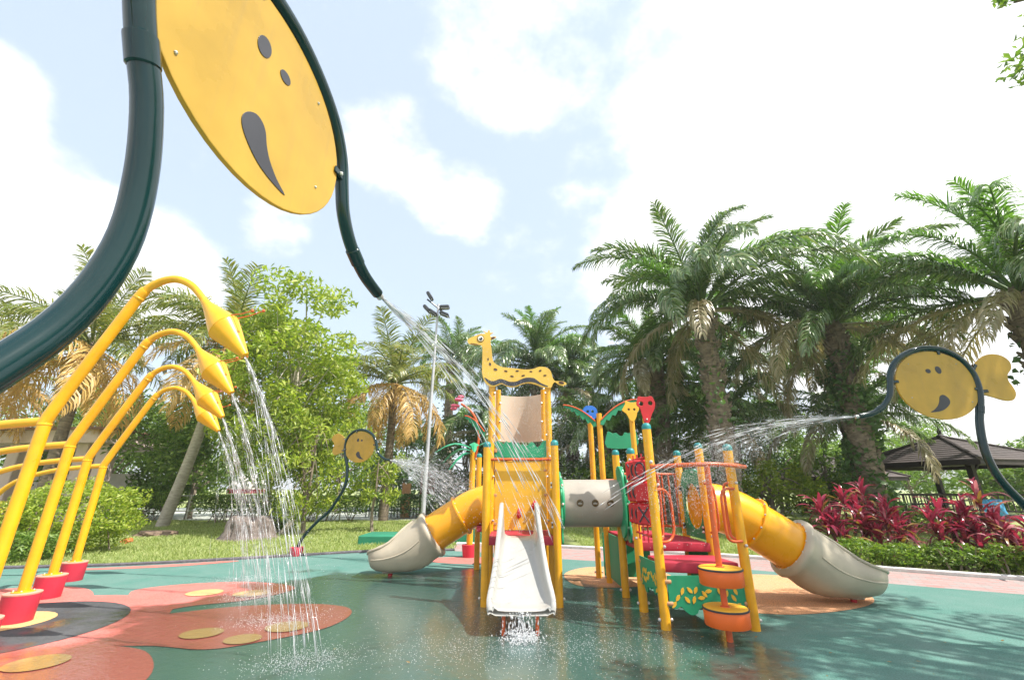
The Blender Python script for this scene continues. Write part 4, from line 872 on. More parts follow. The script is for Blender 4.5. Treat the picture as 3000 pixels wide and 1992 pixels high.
# ------------------------------------------------------------------ broad-leaved trees
broad_tree('leafy_tree', -9.6, 18.0, 10.6, 2.9, 9.2, 'tall lime green leafy tree behind the small fish spray', 'leaf_lime', .28, 300, 86, .13, 21, 'pale_bark', droop=.6, lean=(.6, 0))
broad_tree('leafy_tree', -7.6, 17.2, 5.4, 2.0, 4.8, 'bushy lime tree with leaves hanging low beside the fish spray pole', 'leaf_lime', .28, 260, 46, .09, 22, 'bark', droop=.9, aspect=.26)
broad_tree('small_tree', -5.4, 18.2, 3.3, 1.15, 2.5, 'small lime green tree on thin trunk left of the tube slide', 'leaf_lime', .28, 330, 24, .07, 23, 'bark', droop=.9, aspect=.26)
broad_tree('dark_tree', -18.0, 26.0, 7.2, 4.2, 6.6, 'rounded dark green tree behind the leaning coconut palm', 'leaf_mid', .34, 190, 48, .2, 24, droop=.2)
broad_tree('dark_tree', -26.0, 29.0, 8.2, 4.6, 7.6, 'dark green tree beyond the pavilion roof', 'leaf_mid', .36, 130, 44, .2, 25)
BELT = ['tall green tree at the far left edge beyond the pavilion', 'green tree behind the tall lime tree', 'dark green tree showing between the lime tree and the lamp post', 'dark green tree behind the lamp post foot', 'green tree filling the gap right behind the giraffe body', 'dark green tree behind the twin leaf posts', 'green tree behind the red mask between two palm trunks', 'dark green tree behind the ivy clad palm', 'green tree rising behind the gazebo peak', 'green tree right of the gazebo peak in the distance', 'pale green tree at the right edge beyond the gazebo eave', 'farthest green tree at the right edge under the hills', 'tall green tree behind the leaning coconut palm crown', 'low lime tree under the biggest palm above the tube slide', 'low green tree left of the gazebo post', 'low green tree behind the grey tunnel', 'small green tree right of the gazebo posts', 'green tree at the right edge behind the gazebo rail']
k = 0
for (x, y, h, cr, lf, per) in [(-33, 34, 9, 5, 'leaf_mid', 100), (-12.5, 33, 8.0, 4.6, 'leaf_mid', 110), (-8.5, 36, 7, 4.6, 'leaf_dark', 120), (-3.0, 30, 6.2, 3.6, 'leaf_dark', 170), (1.2, 33, 7.5, 4.0, 'leaf_mid', 150), (5.5, 28, 7.0, 3.4, 'leaf_dark', 200), (9.6, 29, 8.4, 3.8, 'leaf_mid', 170), (14.0, 30, 8.8, 4.0, 'leaf_dark', 160), (18.6, 32, 7.6, 4.0, 'leaf_mid', 150), (25, 36, 6.0, 4.6, 'leaf_mid', 110), (33, 38, 6.5, 5, 'leaf_mid', 110), (40, 44, 8, 6, 'leaf_mid', 90), (-21, 40, 9, 5.5, 'leaf_mid', 90), (11.5, 20.5, 3.0, 1.9, 'leaf_lime', 320), (15.6, 22.5, 3.4, 2.1, 'leaf_mid', 300), (4.2, 21.0, 2.8, 1.9, 'leaf_mid', 320), (30, 27, 4.4, 2.6, 'leaf_mid', 180), (36, 30, 5, 3.2, 'leaf_mid', 150)]:
    k += 1; broad_tree('belt_tree', x, y, h, cr, h * .92, BELT[k - 1], lf, .36 if y > 25 else .26, per, 34, .16, 100 + k, group='trees of the belt behind the palms', droop=.2)
# tree at the right behind the camera: its crown shades the right of the pad
g_ = np.random.default_rng(5); SH = empty('shade_tree', (11.6, .4, 0), 0, 'tree outside the right edge whose leafy twigs hang into the top right corner', 'tree')
t_ = MB(); hub = Vector((11.4, .6, 4.2)); t_.tube(smooth_path([(11.6, .4, -.1), (11.5, .45, 2), hub], 4), [.34, .32, .3, .29, .28, .27, .26, .25, .24], 14)
cs = []; rs = []
for (cx, cy, cz, r) in [(8.9, 3.0, 8.0, .95), (8.0, 4.0, 7.6, .8), (9.8, 2.0, 8.6, 1.0), (7.3, 2.9, 7.4, .7), (9.5, 4.2, 8.3, .9), (8.5, 1.6, 7.5, .9), (8.6, 4.7, 8.3, .7), (6.98, 4.19, 7.95, .2), (10.6, 3.2, 8.8, 1.0), (11.5, 1.4, 9.2, 1.1), (7.4, 1.2, 7.2, .75), (10.4, .4, 8.4, 1.0), (10.2, 5.0, 8.9, .7), (10.4, 4.8, 8.6, .8), (7.3, 3.1, 7.6, .45), (9.2, .3, 7.8, .9), (6.4, 2.2, 7.0, .6), (12.2, 3.0, 9.2, 1.0), (6.75, 3.45, 7.55, .25), (12.6, .2, 9, 1.1), (7.9, 2.4, 6.6, .5), (5.5, 2.3, 6.9, .45), (5.2, 1.4, 7.0, .5), (6.2, .6, 7.1, .6), (9.3, 3.3, 6.6, .6), (7.7, 3.7, 7.3, .6), (8.4, 3.7, 7.2, .6), (8.9, 3.6, 7.5, .6), (7.9, 3.3, 7.9, .6)]:
    for j in range(5):
        v = g_.normal(size=3) * r * .62; cs.append((cx + v[0], cy + v[1], cz + v[2] * .5)); rs.append(r * g_.uniform(.35, .6))
    a = hub + Vector((0, 0, g_.uniform(0, 1))); c = Vector((cx, cy, cz)); t_.tube(smooth_path([a, a.lerp(c, .5) + Vector((0, 0, .5)), c], 4), [.11, .1, .09, .08, .065, .055, .045, .035, .02], 7, cap=False)
t_.build('trunk', 'bark', SH)
P = in_clumps(cs, rs, 620, 77); V, F = leaf_cloud(P, .15, .42, 1, 78, droop=.3); link('crown', np_mesh('crown', V, F, 'leaf_mid'), SH)

# ------------------------------------------------------------------ shrubs and hedges
def shrub(name, x, y, rx, ry, h, label, leaf, n, size=.12, seed=0, cat='shrub', stems=10, z0=0., aspect=.45, group=None, flat=False, droop=.1):
    g = np.random.default_rng(seed); root = empty(name, (x, y, 0), 0, label, cat, group); m = MB()
    for i in range(stems):
        q = g.uniform(0, 6.28); b = Vector((x + g.uniform(-.7, .7) * rx, y + g.uniform(-.7, .7) * ry, -.04)); t = Vector((b.x + math.cos(q) * rx * .3, b.y + math.sin(q) * ry * .3, h * g.uniform(.6, .9))); m.tube([b, b.lerp(t, .5) + Vector((.03, .02, 0)), t], [.022, .017, .008], 5, cap=False)
    tag(m.build('stem', 'bark', root), kind='stuff')
    if flat:     # clipped box
        P = np.stack([g.uniform(-1, 1, n) * rx, g.uniform(-1, 1, n) * ry, z0 + (h - z0) * g.uniform(0, 1, n) ** .6], 1)
        f = g.integers(0, 3, n); P[f == 0, 2] = h + g.normal(size=(f == 0).sum()) * .03; P[f == 1, 1] = -ry + g.normal(size=(f == 1).sum()) * .06
    else:
        v = g.normal(size=(n, 3)); v /= np.linalg.norm(v, axis=1)[:, None]; r = g.uniform(.45, 1, n)[:, None] ** .5
        lump = 1 + .16 * np.sin(v[:, :1] * 7 + seed) * np.cos(v[:, 1:2] * 6 + 1) + .12 * np.sin(v[:, 2:] * 9 + v[:, :1] * 4)
        P = v * r * lump * np.array([rx, ry, (h - z0) / 2]); P[:, 2] += z0 + (h - z0) / 2; P[:, 2] = np.maximum(P[:, 2], .02)
    P = P + np.array([x, y, 0]); V, F = leaf_cloud(P, size, aspect, 1, seed + 2, droop=droop); link('foliage', np_mesh('foliage', V, F, leaf), root); return root
shrub('lime_shrub', -11.6, 12.4, 1.55, 1.2, 1.75, 'large rounded lime shrub behind the feet of the flower showers', 'leaf_lime', 9000, .11, 31)
shrub('lime_shrub', -13.7, 11.8, 1.2, 1.0, 1.35, 'yellowish shrub at the left edge beside the large lime shrub', 'leaf_yellow', 5000, .11, 32)
shrub('low_shrub', -11.6, 11.0, 1.3, .6, .62, 'low mixed green shrub at the kerb in front of the lime shrub', 'leaf_mid', 4200, .09, 33)
shrub('clipped_hedge', -18.6, 23.2, 1.75, .5, 1.35, 'clipped hedge on bare stems left of the leaning palm', 'leaf_hedge', 4200, .13, 34, 'hedge', 26, .62, flat=True)
shrub('clipped_hedge', -13.2, 22.6, 2.1, .5, 1.22, 'clipped hedge right of the leaning palm trunk', 'leaf_hedge', 5200, .13, 35, 'hedge', 26, .4, flat=True)
shrub('clipped_hedge', -9.2, 23.4, 1.9, .5, 1.15, 'clipped hedge behind the rock on the lawn', 'leaf_hedge', 4600, .13, 36, 'hedge', 22, .35, flat=True)
shrub('low_shrub', -9.0, 18.0, .8, .6, 1.0, 'leafy sapling shrub beside the rock on the lawn', 'leaf_mid', 1500, .14, 37)
shrub('long_hedge', -3.0, 26.0, 5.5, .6, 1.2, 'long shaded hedge behind the tube slide on the left', 'leaf_dark', 8000, .16, 38, 'hedge', 40, .15, flat=True)
HP = [(6.55, 10.35), (7.2, 10.0), (7.95, 9.72), (8.7, 9.42), (9.45, 9.12), (10.2, 8.8), (10.95, 8.45), (11.7, 8.1)]
ORD = ['first', 'second', 'third', 'fourth', 'fifth', 'sixth', 'seventh', 'eighth']
for i, (x, y) in enumerate(HP):
    shrub('border_shrub', x + .18, y + .28, .50, .36, .50 + .05 * math.sin(i * 2.3), ORD[i] + ' low border shrub along the right path, counted from the tube slide', 'leaf_hedge' if i % 3 else 'leaf_mid', 1700, .085, 50 + i, 'shrub', 12, .03, group='low shrubs bordering the right path')
shrub('far_shrub', 15.4, 17.0, 1.2, .8, .9, 'green shrub before the gazebo steps', 'leaf_mid', 1600, .13, 71)
# ------------------------------------------------------------------ cordylines
def strap_mesh(L, w, bend, twist, mat):
    rows = []; n = 8; p = Vector((0, 0, 0)); a = R(62)
    for i in range(n + 1):
        t = i / n; hw = w * .5 * (math.sin(math.pi * min(1, t * .82 + .13)) ** .8) * (1 if t < .98 else .15); q = twist * t
        sdv = Vector((0, math.cos(q), math.sin(q))); rows.append([p - sdv * hw + Vector((0, 0, .18 * hw)), p.copy(), p + sdv * hw + Vector((0, 0, .18 * hw))])
        p = p + Vector((math.cos(a), 0, math.sin(a))) * (L / n); a -= R(bend) / n * (.5 + t)
    return MB().grid(rows).mesh('leaf', mat)
STRAP = {c: [strap_mesh(L, w, b, tw, c) for (L, w, b, tw) in [(.52, .072, 80, .3), (.60, .066, 115, -.5), (.46, .078, 45, .2), (.56, .062, 140, .6)]] for c in ('cordyline_red', 'cordyline_dark', 'cordyline_pink', 'cordyline_bronze')}
def cordyline(x, y, canes, label, seed, mix=(.55, .3, .15), sc=1.):
    canes = [(a, b, c * .9) for a, b, c in canes]; canes = canes + [(a * 1.25 + .12, b * 1.2 - .1, c * .68) for a, b, c in canes if len(canes) > 2]
    g = np.random.default_rng(seed); root = empty('cordyline', (x, y, 0), 0, label, 'plant', 'red cordylines along the right border'); names = ['cordyline_red', 'cordyline_dark', 'cordyline_pink']
    for (dx, dy, h) in canes:
        b = Vector((dx * .35, dy * .35, -.03)); t = Vector((dx, dy, h)); cn = MB().tube(smooth_path([b, b.lerp(t, .5) + Vector((g.uniform(-.03, .03), 0, 0)), t], 3), [.02, .019, .018, .017, .016, .015, .013], 6).build('cane', 'palm_bark', root, world_space=False)
        az = g.uniform(0, 6)
        n = int(g.integers(22, 29))
        for i in range(n):
            az += 2.4; f = i / n; c = names[0] if f > .5 and g.random() < mix[0] + .2 else names[int(g.choice(3, p=mix))]
            if f < .5 and g.random() < .7: c = 'cordyline_dark'
            if f < .6 and g.random() < .16: c = 'cordyline_bronze'
            o = bpy.data.objects.new('leaf', STRAP[c][int(g.integers(4))]); COL.objects.link(o); o.parent = cn; o.location = (dx, dy, h - .34 * (1 - f)); s = sc * g.uniform(.75, 1.1) * (.8 + .3 * math.sin(math.pi * f)); o.scale = (s, s, s)
            o.rotation_euler = (g.uniform(-.15, .15), R(56 - 88 * f + g.uniform(-30, 30)), az)
CORD = [(8.0, 11.3, [(-.5, 0, 1.28), (-.2, .2, 1.0), (.1, 0, 1.5), (.4, .15, 1.15), (-.35, -.2, .85), (.3, -.2, .9)], 'broad red cordyline clump just above the right tube slide', 1, (.6, .3, .1)),
        (9.0, 11.5, [(-.45, 0, 1.3), (-.1, .2, 1.62), (.25, 0, 1.25), (.5, .1, .95), (0, -.2, .95)], 'tallest crimson cordyline clump right of the first clump', 2, (.6, .3, .1)),
        (9.3, 10.0, [(-.35, 0, 1.02), (-.05, .1, 1.2), (.25, 0, 1.0), (.1, -.15, .72)], 'red cordyline clump between the tube slide end and the gazebo', 3, (.55, .3, .15)),
        (10.0, 9.9, [(0, 0, 1.55), (-.3, .1, 1.2), (.25, .1, .92), (.1, -.2, .8)], 'dark red cordyline with one tall pink shoot before the gazebo posts', 4, (.45, .35, .2)),
        (9.75, 8.85, [(0, 0, 1.02), (.18, .1, .45)], 'pink striped cordyline with drooping leaves near the path', 5, (.35, .15, .5)),
        (10.6, 8.6, [(0, 0, 1.18), (-.1, .1, .75), (.3, 0, .6)], 'cordyline with red and pink leaves cut by the right edge', 6, (.45, .25, .3)),
        (9.75, 8.55, [(0, 0, .42)], 'short dark purple cordyline at the path edge', 7, (.05, .9, .05))]
for (x, y, cn, lab, sd, mx) in CORD: cordyline(x, y, cn, lab, 300 + sd, mx)

# ------------------------------------------------------------------ gazebos
def gazebo(cx, cy, w, z0, zt, label, rz, detail=True, apexk=1.):
    root = empty('gazebo', (cx, cy, 0), rz, label, 'gazebo'); h = w / 2
    courses = 12 if detail else 7
    apex = Vector((0, 0, zt))
    rf = MB(); rf.add([(-h + .05, -h + .05, z0 - .02), (h - .05, -h + .05, z0 - .02), (h - .05, h - .05, z0 - .02), (-h + .05, h - .05, z0 - .02), (0, 0, zt - .04)], [(0, 1, 4), (1, 2, 4), (2, 3, 4), (3, 0, 4), (3, 2, 1, 0)])
    roof = rf.build('roof', 'dark_wood', root, smooth=False, world_space=False)
    for f in range(4):
        rot = Matrix.Rotation(f * math.pi / 2, 3, 'Z')
        for k in range(courses):
            t0 = k / courses; t1 = min(1, (k + 1.12) / courses); a = h * (1 - t0); b = max(.02, h * (1 - t1)); za = z0 + (zt - z0) * t0 + .035; zb = z0 + (zt - z0) * t1 + .01
            vs = [(-a, -a, za), (a, -a, za), (b, -b, zb), (-b, -b, zb), (-a, -a, za - .03), (a, -a, za - .03)]
            MB().add([rot @ Vector(v) for v in vs], [(0, 1, 2, 3), (4, 5, 1, 0)]).build('shingle_course', 'shingle', roof, smooth=False, world_space=False)
    for f in range(4):
        rot = Matrix.Rotation(f * math.pi / 2, 3, 'Z'); MB().tube([rot @ Vector((-h - .02, -h - .02, z0 + .04)), rot @ Vector((0, 0, zt + .05))], .07, 6).build('hip_cap', 'shingle', roof, world_space=False)
        m = MB(); m.box((0, -h + .06, z0 - .08), (w - .1, .05, .2)); me = m.mesh('eave_board', 'dark_wood', False); me.transform(rot.to_4x4()); link('eave_board', me, roof, False)
    MB().lathe([(.14, 0), (.16, .08), (.07, .16), (.09, .26), (.03, .42), (.01, .62)], (0, 0, zt), 10).build('finial', 'dark_wood', roof, world_space=False)
    q = h * .66
    for (sx, sy) in ((-1, -1), (1, -1), (1, 1), (-1, 1)):
        p = MB().box((sx * q, sy * q, z0 / 2), (.2, .2, z0)).build('post', 'dark_wood', root, smooth=False, world_space=False)
        MB().lathe([(.26, -.05), (.26, .1), (.17, .38), (.02, .4)], (sx * q, sy * q, 0), 4).build('footing', 'kerb_white', p, smooth=False, world_space=False)
        MB().tube([(sx * q, sy * q, z0 - .55), (sx * (q - .5), sy * q, z0 - .05)], .06, 6).build('brace', 'dark_wood', p, world_space=False)
    if detail:
        MB().box((0, 0, .42), (2 * q + .3, 2 * q + .3, .14)).build('floor', 'dark_wood', root, smooth=False, world_space=False)
        for f in (0, 1, 2, 3):
            rot = Matrix.Rotation(f * math.pi / 2, 4, 'Z')
            if f == 0: continue
            r_ = MB(); r_.box((0, -q, 1.3), (2 * q, .07, .07)); r_.box((0, -q, .62), (2 * q, .06, .06)); me = r_.mesh('railing', 'grey_wood', False); me.transform(rot); ro = link('railing', me, root, False)
            bm_ = MB().box((0, 0, 0), (.035, .035, .66)).mesh('baluster', 'grey_wood', False)
            for k in range(16):
                o = bpy.data.objects.new('baluster', bm_); COL.objects.link(o); o.parent = ro; v = rot @ Vector((-q + 2 * q * (k + .5) / 16, -q, .96)); o.location = v
        MB().box((0, q - .35, .88), (2 * q - .4, .5, .07)).build('bench_seat', 'dark_wood', root, smooth=False, world_space=False)
    return root
GZ = gazebo(19.6, 20.2, 5.4, 2.6, 3.75, 'dark shingled square gazebo on posts at the right', R(14))
gazebo(20.6, 29.5, 5.6, 2.2, 3.5, 'second dark roofed gazebo lower down behind the first', R(10), False)
# towel on the rail
rows = []
for i in range(15):
    x = 18.05 + i * .06; rows.append([Vector((x, 17.90 + .02 * math.sin(i * 1.3), 1.16)), Vector((x, 17.84 + .02 * math.sin(i * 1.3), 1.15)), Vector((x + .01, 17.80 + .04 * math.sin(i * 1.1), .95)), Vector((x + .015, 17.81 + .05 * math.sin(i * .9), .75)), Vector((x + .02, 17.82 + .06 * math.sin(i * .8 + .4), .60 + .04 * math.sin(i)))])
tag(MB().grid(rows).build('towel', 'towel_blue', ang=80), 'blue patterned towel hung over the gazebo rail', 'towel')
tag(MB().tube([(17.4, 17.8, 1.12), (19.6, 18.0, 1.12)], .03, 6).build('towel_rail', 'grey_wood'), 'grey wooden rail carrying the blue towel', 'rail')

# ------------------------------------------------------------------ lamp post
LX, LY = -4.1, 21.5
LP = empty('floodlight_post', (LX, LY, 0), 0, 'tall pale steel floodlight post with clustered lamps', 'lamp post')
MB().tube([(LX, LY, -.1), (LX, LY, 1.2), (LX + .06, LY, 6), (LX + .12, LY, 10.7)], [.11, .105, .08, .05], 14).build('pole', 'lamp_steel', LP)
MB().tube([(LX - .45, LY - .2, 11.15), (LX + .75, LY + .2, 10.25)], .045, 8).build('cross_arm', 'dark_metal', LP); MB().tube([(LX + .12, LY, 10.6), (LX + .14, LY, 10.95)], .06, 8).build('bracket', 'lamp_steel', LP)
for (x, z, a) in [(-.32, 11.35, 1.0), (-.42, 10.6, .8), (-.12, 10.4, .6), (.5, 10.7, -.05), (.5, 10.3, .4)]:
    o = MB().box((LX + x, LY - .15, z), (.52, .36, .18), rot=Matrix.Rotation(a, 3, 'Y'), bev=.04).build('floodlight', 'dark_metal', LP); MB().box((LX + x + .04, LY - .18, z - .10), (.40, .28, .015), rot=Matrix.Rotation(a, 3, 'Y')).build('glass', 'lamp_steel', o)

# ------------------------------------------------------------------ things on the lawn
def boulder(name, c, d, label, cat, seed, mat='rock'):
    g = np.random.default_rng(seed); bm = bmesh.new(); bmesh.ops.create_icosphere(bm, subdivisions=5, radius=1)
    ph = g.uniform(0, 6, 9)
    for v in bm.verts:
        p = v.co; k = 1 + .13 * math.sin(3.1 * p.x + ph[0]) * math.sin(2.7 * p.y + ph[1]) + .09 * math.sin(6.3 * p.z + 4 * p.x + ph[2]) + .055 * math.sin(13 * p.x + ph[3]) * math.sin(12 * p.z + 5 * p.y + ph[4]) + .03 * abs(math.sin(21 * p.z + 9 * p.x + ph[5]))
        q = p * k; q.z = max(-.55, min(.62 + .05 * math.sin(5 * p.x), q.z)); v.co = Vector((c[0] + q.x * d[0], c[1] + q.y * d[1], c[2] + (q.z + .5) * d[2]))
    me = bpy.data.meshes.new(name); bm.to_mesh(me); bm.free(); finish(me, mat, True, 30); return tag(link(name, me), label, cat)
def stump(cx, cy, label):
    g = np.random.default_rng(3); rows = []; seg = 64; ph = g.uniform(0, 6, 8)
    for (z, r) in [(-.12, .98), (.0, .86), (.10, .76), (.22, .70), (.36, .66), (.48, .65), (.56, .63), (.61, .58), (.59, .42), (.55, .2), (.54, .02)]:
        row = []
        for k in range(seg + 1):
            a = 2 * math.pi * (k % seg) / seg; rid = .07 * abs(math.sin(5.5 * a + ph[0] + z * 2)) + .05 * math.sin(3 * a + ph[1]) + .035 * abs(math.sin(13 * a + ph[2] + 3 * z)) + .03 * g.normal() * .5
            jag = (.07 * math.sin(4 * a + ph[3]) + .05 * math.sin(9 * a + ph[4])) if z > .45 else 0
            row.append(Vector((cx + math.cos(a) * (r + rid * (1 if r > .3 else 0)) * .98, cy + math.sin(a) * (r + rid * (1 if r > .3 else 0)) * .8, z + jag)))
        rows.append(row)
    return tag(MB().grid(rows).build('tree_stump', 'rock', ang=25), label, 'stump')
stump(-8.7, 15.6, 'broad grey brown cracked stump on the lawn left of the fish spray')
boulder('root_mound', (-12.4, 16.6, -.1), (.75, .4, .22), 'low brown root mound beside the leaning palm foot', 'mound', 4, 'soil')
boulder('fallen_coconut', (-11.75, 14.5, -.07), (.15, .13, .17), 'orange brown fallen coconut on the grass', 'coconut', 5, 'skin_coconut')
tag(MB().tube([(-8.15, 16.6, -.1), (-7.85, 16.75, .5), (-7.55, 16.9, 1.15)], [.11, .1, .085], 8).build('cut_trunk', 'pale_bark'), 'short pale leaning trunk right of the stump', 'trunk')
GB = empty('green_block', (-3.4, 14.6, 0), 0, 'low dark green rubber block on the lawn left of the slide', 'block')
MB().box((-3.3, 14.5, .10), (2.4, 1.3, .30), bev=.03).build('body', 'green_block', GB)
tag(MB().box((-.6, 15.4, .2), (2.6, 1.6, .5), bev=.03).build('rubber_mound', 'green_block'), 'larger green rubber block behind the tube slide on the left', 'block')
tag(MB().box((-6.2, 27.0, .9), (.5, .12, 1.9), bev=.02).build('wooden_marker', 'tan_clamp'), 'tan wooden marker board left of the lamp post', 'sign')
tag(MB().box((-5.2, 28.2, 1.3), (.9, .14, 2.6), bev=.02).build('brown_board', 'roof_brown'), 'tall brown board right beside the lamp post', 'sign')
FN = empty('dark_fence', (-3, 27.2, 0), 0, 'dark picket fence beyond the lawn behind the left tube slide', 'fence')
for z in (.35, 1.05): MB().box((-3, 27.2, z), (11, .05, .07)).build('rail', 'dark_metal', FN, smooth=False)
pk = MB().box((0, 0, .6), (.06, .03, 1.25)).mesh('picket', 'dark_metal', False)
for i in range(60):
    o = bpy.data.objects.new('picket', pk); COL.objects.link(o); o.parent = FN; o.location = (-5.5 + i * 11 / 60 + .0, -.04, 0)
CR = empty('court_railing', (-20, 24.4, 0), 0, 'white rail fence between the clipped hedges', 'fence')
for z in (.45, .85, 1.2): MB().tube([(-27, 24.4, z), (-9, 24.4, z)], .03, 6).build('rail', 'white_wall', CR)
for i in range(10): MB().tube([(-27 + 2 * i, 24.4, -.05), (-27 + 2 * i, 24.4, 1.25)], .04, 6).build('post', 'white_wall', CR)
# pavilion at the left
PV = empty('pavilion', (-26, 24, 0), 0, 'low open pavilion with pale flat roof edge behind the showers', 'building')
MB().box((-27.2, 25.5, 4.05), (14, 6, .62), rz=R(-3)).build('roof_fascia', 'fascia', PV, smooth=False); MB().box((-27.2, 25.5, 4.42), (14.5, 6.5, .12), rz=R(-3)).build('roof_top', 'roof_brown', PV, smooth=False)
for x in (-33, -29.5, -25.8, -22.3, -21.2): MB().box((x, 23.4, 1.87), (.6, .6, 3.8), bev=.03).build('column', 'fascia', PV, smooth=False)
MB().box((-28, 27.5, 1.2), (11, .2, 2.4)).build('back_wall', 'white_wall', PV, smooth=False)
# white canopy far behind the hedge
WC = empty('white_canopy', (-16.3, 28.4, 0), 0, 'white dome canopy with red lower edge beyond the hedge', 'canopy')
MB().lathe([(1.15, 0), (1.13, .12), (.95, .5), (.6, .8), (.02, .98)], (-16.3, 28.4, 1.5), 18).build('cover', 'white_wall', WC); MB().lathe([(1.17, -.22), (1.18, 0), (1.1, .02)], (-16.3, 28.4, 1.5), 18).build('valance', 'red_paint', WC)
for q in range(4): MB().tube([(-16.3 + math.cos(q * 1.57 + .7), 28.4 + math.sin(q * 1.57 + .7), -.1), (-16.3 + math.cos(q * 1.57 + .7), 28.4 + math.sin(q * 1.57 + .7), 1.4)], .03, 6).build('leg', 'lamp_steel', WC)

# ------------------------------------------------------------------ grass
def grass(x0, x1, y0, y1, n, keep, name, hgt=(.05, .11), seed=0):
    g = np.random.default_rng(seed); x = g.uniform(x0, x1, n); y = y0 + (y1 - y0) * g.uniform(0, 1, n) ** 1.6; ok = keep(x, y); x, y = x[ok], y[ok]; n = len(x)
    h = g.uniform(*hgt, n) * (1 + .5 * np.sin(x * 2.1) * np.sin(y * 1.7)); q = g.uniform(0, 6.28, n); w = .012 + .006 * (y - y0) / (y1 - y0) * 2
    dx, dy = np.cos(q) * w, np.sin(q) * w; lx, ly = g.normal(size=n) * h * .5, g.normal(size=n) * h * .5
    V = np.stack([np.stack([x - dx, y - dy, np.full(n, -.036)], 1), np.stack([x + dx, y + dy, np.full(n, -.036)], 1), np.stack([x + lx, y + ly, -.036 + h], 1)], 1).reshape(-1, 3)
    o = link(name, np_mesh(name, V, np.arange(3 * n).reshape(-1, 3), 'grass')); return o
def outside_pad(x, y): return y > np.interp(x, [p[0] for p in EDGE], [p[1] for p in EDGE]) + .14
tag(grass(-18, -1.6, 9.3, 24, 190000, outside_pad, 'lawn_grass', seed=1), 'sunlit short grass of the left lawn', 'grass', kind='stuff')
def outside_path(x, y): return y > np.interp(x, [p[0] for p in OUT2], [p[1] for p in OUT2]) + .2
tag(grass(2, 22, 6.5, 26, 130000, outside_path, 'right_lawn_grass', seed=2), 'short grass of the lawn beyond the right path', 'grass', kind='stuff')
# hills
hm = MB(); rows = []
for j in range(10):
    row = []
    for i in range(60):
        x = 150 + i * 22 - j * 4; y = 520 + j * 55; t = i / 59
        z = max(0, math.sin(math.pi * j / 9)) * (24 + 9 * math.sin(i * .21 + .6) + 6 * math.sin(i * .53) + 3 * math.sin(i * 1.3 + j)); row.append(Vector((x, y, z - 2)))
    rows.append(row)
tag(hm.grid(rows).build('hills', 'hill', ang=80), kind='structure')

# ------------------------------------------------------------------ water
def streaks(paths, name, label, seed=0, rad=.0072, step=.05, gap=.35, jit=.012):
    """falling water: short tapered threads strung along each path"""
    g = np.random.default_rng(seed); V = []; F = []
    for pts, r0 in paths:
        pts = np.array([tuple(p) for p in pts]); n = len(pts); i = 0.
        while i < n - 2:
            ln = g.uniform(1.5, 7.5); j = min(i + ln, n - 1.01); f = i / n
            if g.random() > gap * (.08 + 1.25 * f):
                a = pts[int(i)] + (pts[int(i) + 1] - pts[int(i)]) * (i % 1); b = pts[int(j)] + (pts[min(int(j) + 1, n - 1)] - pts[int(j)]) * (j % 1)
                jt = g.normal(size=3) * jit * (.25 + 1.6 * f); a = a + jt; b = b + jt; d = b - a; L = np.linalg.norm(d) + 1e-9; d /= L
                s = np.cross(d, [0.3, .8, .5]); s /= np.linalg.norm(s) + 1e-9; u = np.cross(d, s); r = rad * r0 * g.uniform(.55, 1.3); m = a + d * L * .6; o = len(V)
                V += [tuple(a), tuple(m + s * r), tuple(m - s * r * .5 + u * r * .87), tuple(m - s * r * .5 - u * r * .87), tuple(b)]
                F += [(o, o + 1, o + 2), (o, o + 2, o + 3), (o, o + 3, o + 1), (o + 4, o + 2, o + 1), (o + 4, o + 3, o + 2), (o + 4, o + 1, o + 3)]
            i = j + g.uniform(0, 1.5)
    o = link(name, np_mesh(name, V, F, 'water_drops')); return tag(o, label, 'water', kind='stuff')
def ballistic(p, v, tmax, n=60, gz=-9.8, floor=.0):
    out = []
    for k in range(n + 1):
        t = tmax * k / n; q = Vector(p) + Vector(v) * t + Vector((0, 0, .5 * gz * t * t))
        if q.z < floor: break
        out.append(q)
    return out
def drops(P, r, name, label, seed=0, flat=1.):
    g = np.random.default_rng(seed); n = len(P); R_ = (r * g.uniform(.5, 1.5, n))[:, None]
    T = np.array([[1, 0, 0], [-.5, .87, 0], [-.5, -.87, 0], [0, 0, 1.1 * flat], [0, 0, -1.0 * flat]]); V = (P[:, None, :] + T[None] * R_[:, None]).reshape(-1, 3); k = np.arange(n)[:, None] * 5
    F = np.concatenate([k + np.array([f]) for f in ((0, 1, 3), (1, 2, 3), (2, 0, 3), (1, 0, 4), (2, 1, 4), (0, 2, 4))], 1).reshape(-1, 3)
    return tag(link(name, np_mesh(name, V, F, 'water_drops')), label, 'water', kind='stuff')
g_ = np.random.default_rng(42); land = []
for i, (x, y, sz, nm) in enumerate([(-5.2, 4.87, 1.12, 'nearest'), (-6.1, 6.14, 1.055, 'second'), (-7.0, 7.41, 1.0, 'third'), (-7.885, 8.71, .975, 'farthest')]):
    tip = Vector((x + 2.06, y, 2.71 * sz)); pa = []
    cores = [Vector((2.35 + .18 * q, .22 * math.sin(q * 2.1), -3.35 - .25 * q)) for q in (-1.6, -.7, 0, .8, 1.7)]
    for k in range(30):
        v = cores[k % 5] + Vector((g_.normal() * .07, g_.normal() * .08, g_.normal() * .12))
        if k > 21: v = Vector((2.1 + g_.normal() * .5, g_.normal() * .4, -2.9 + g_.normal() * .5))
        b = ballistic(tip, v, .8, 70); pa.append((b, .62 if k < 22 else .45)); land.append(b[-1])
    streaks(pa, 'water_jet', 'white water streams falling from the ' + nm + ' yellow flower shower', 400 + i)
def world_pt(o, s, z): return o.matrix_basis @ Vector((fs(s, z)[0], 0, fs(s, z)[1]))
for o in (FB, FR, FS): pass
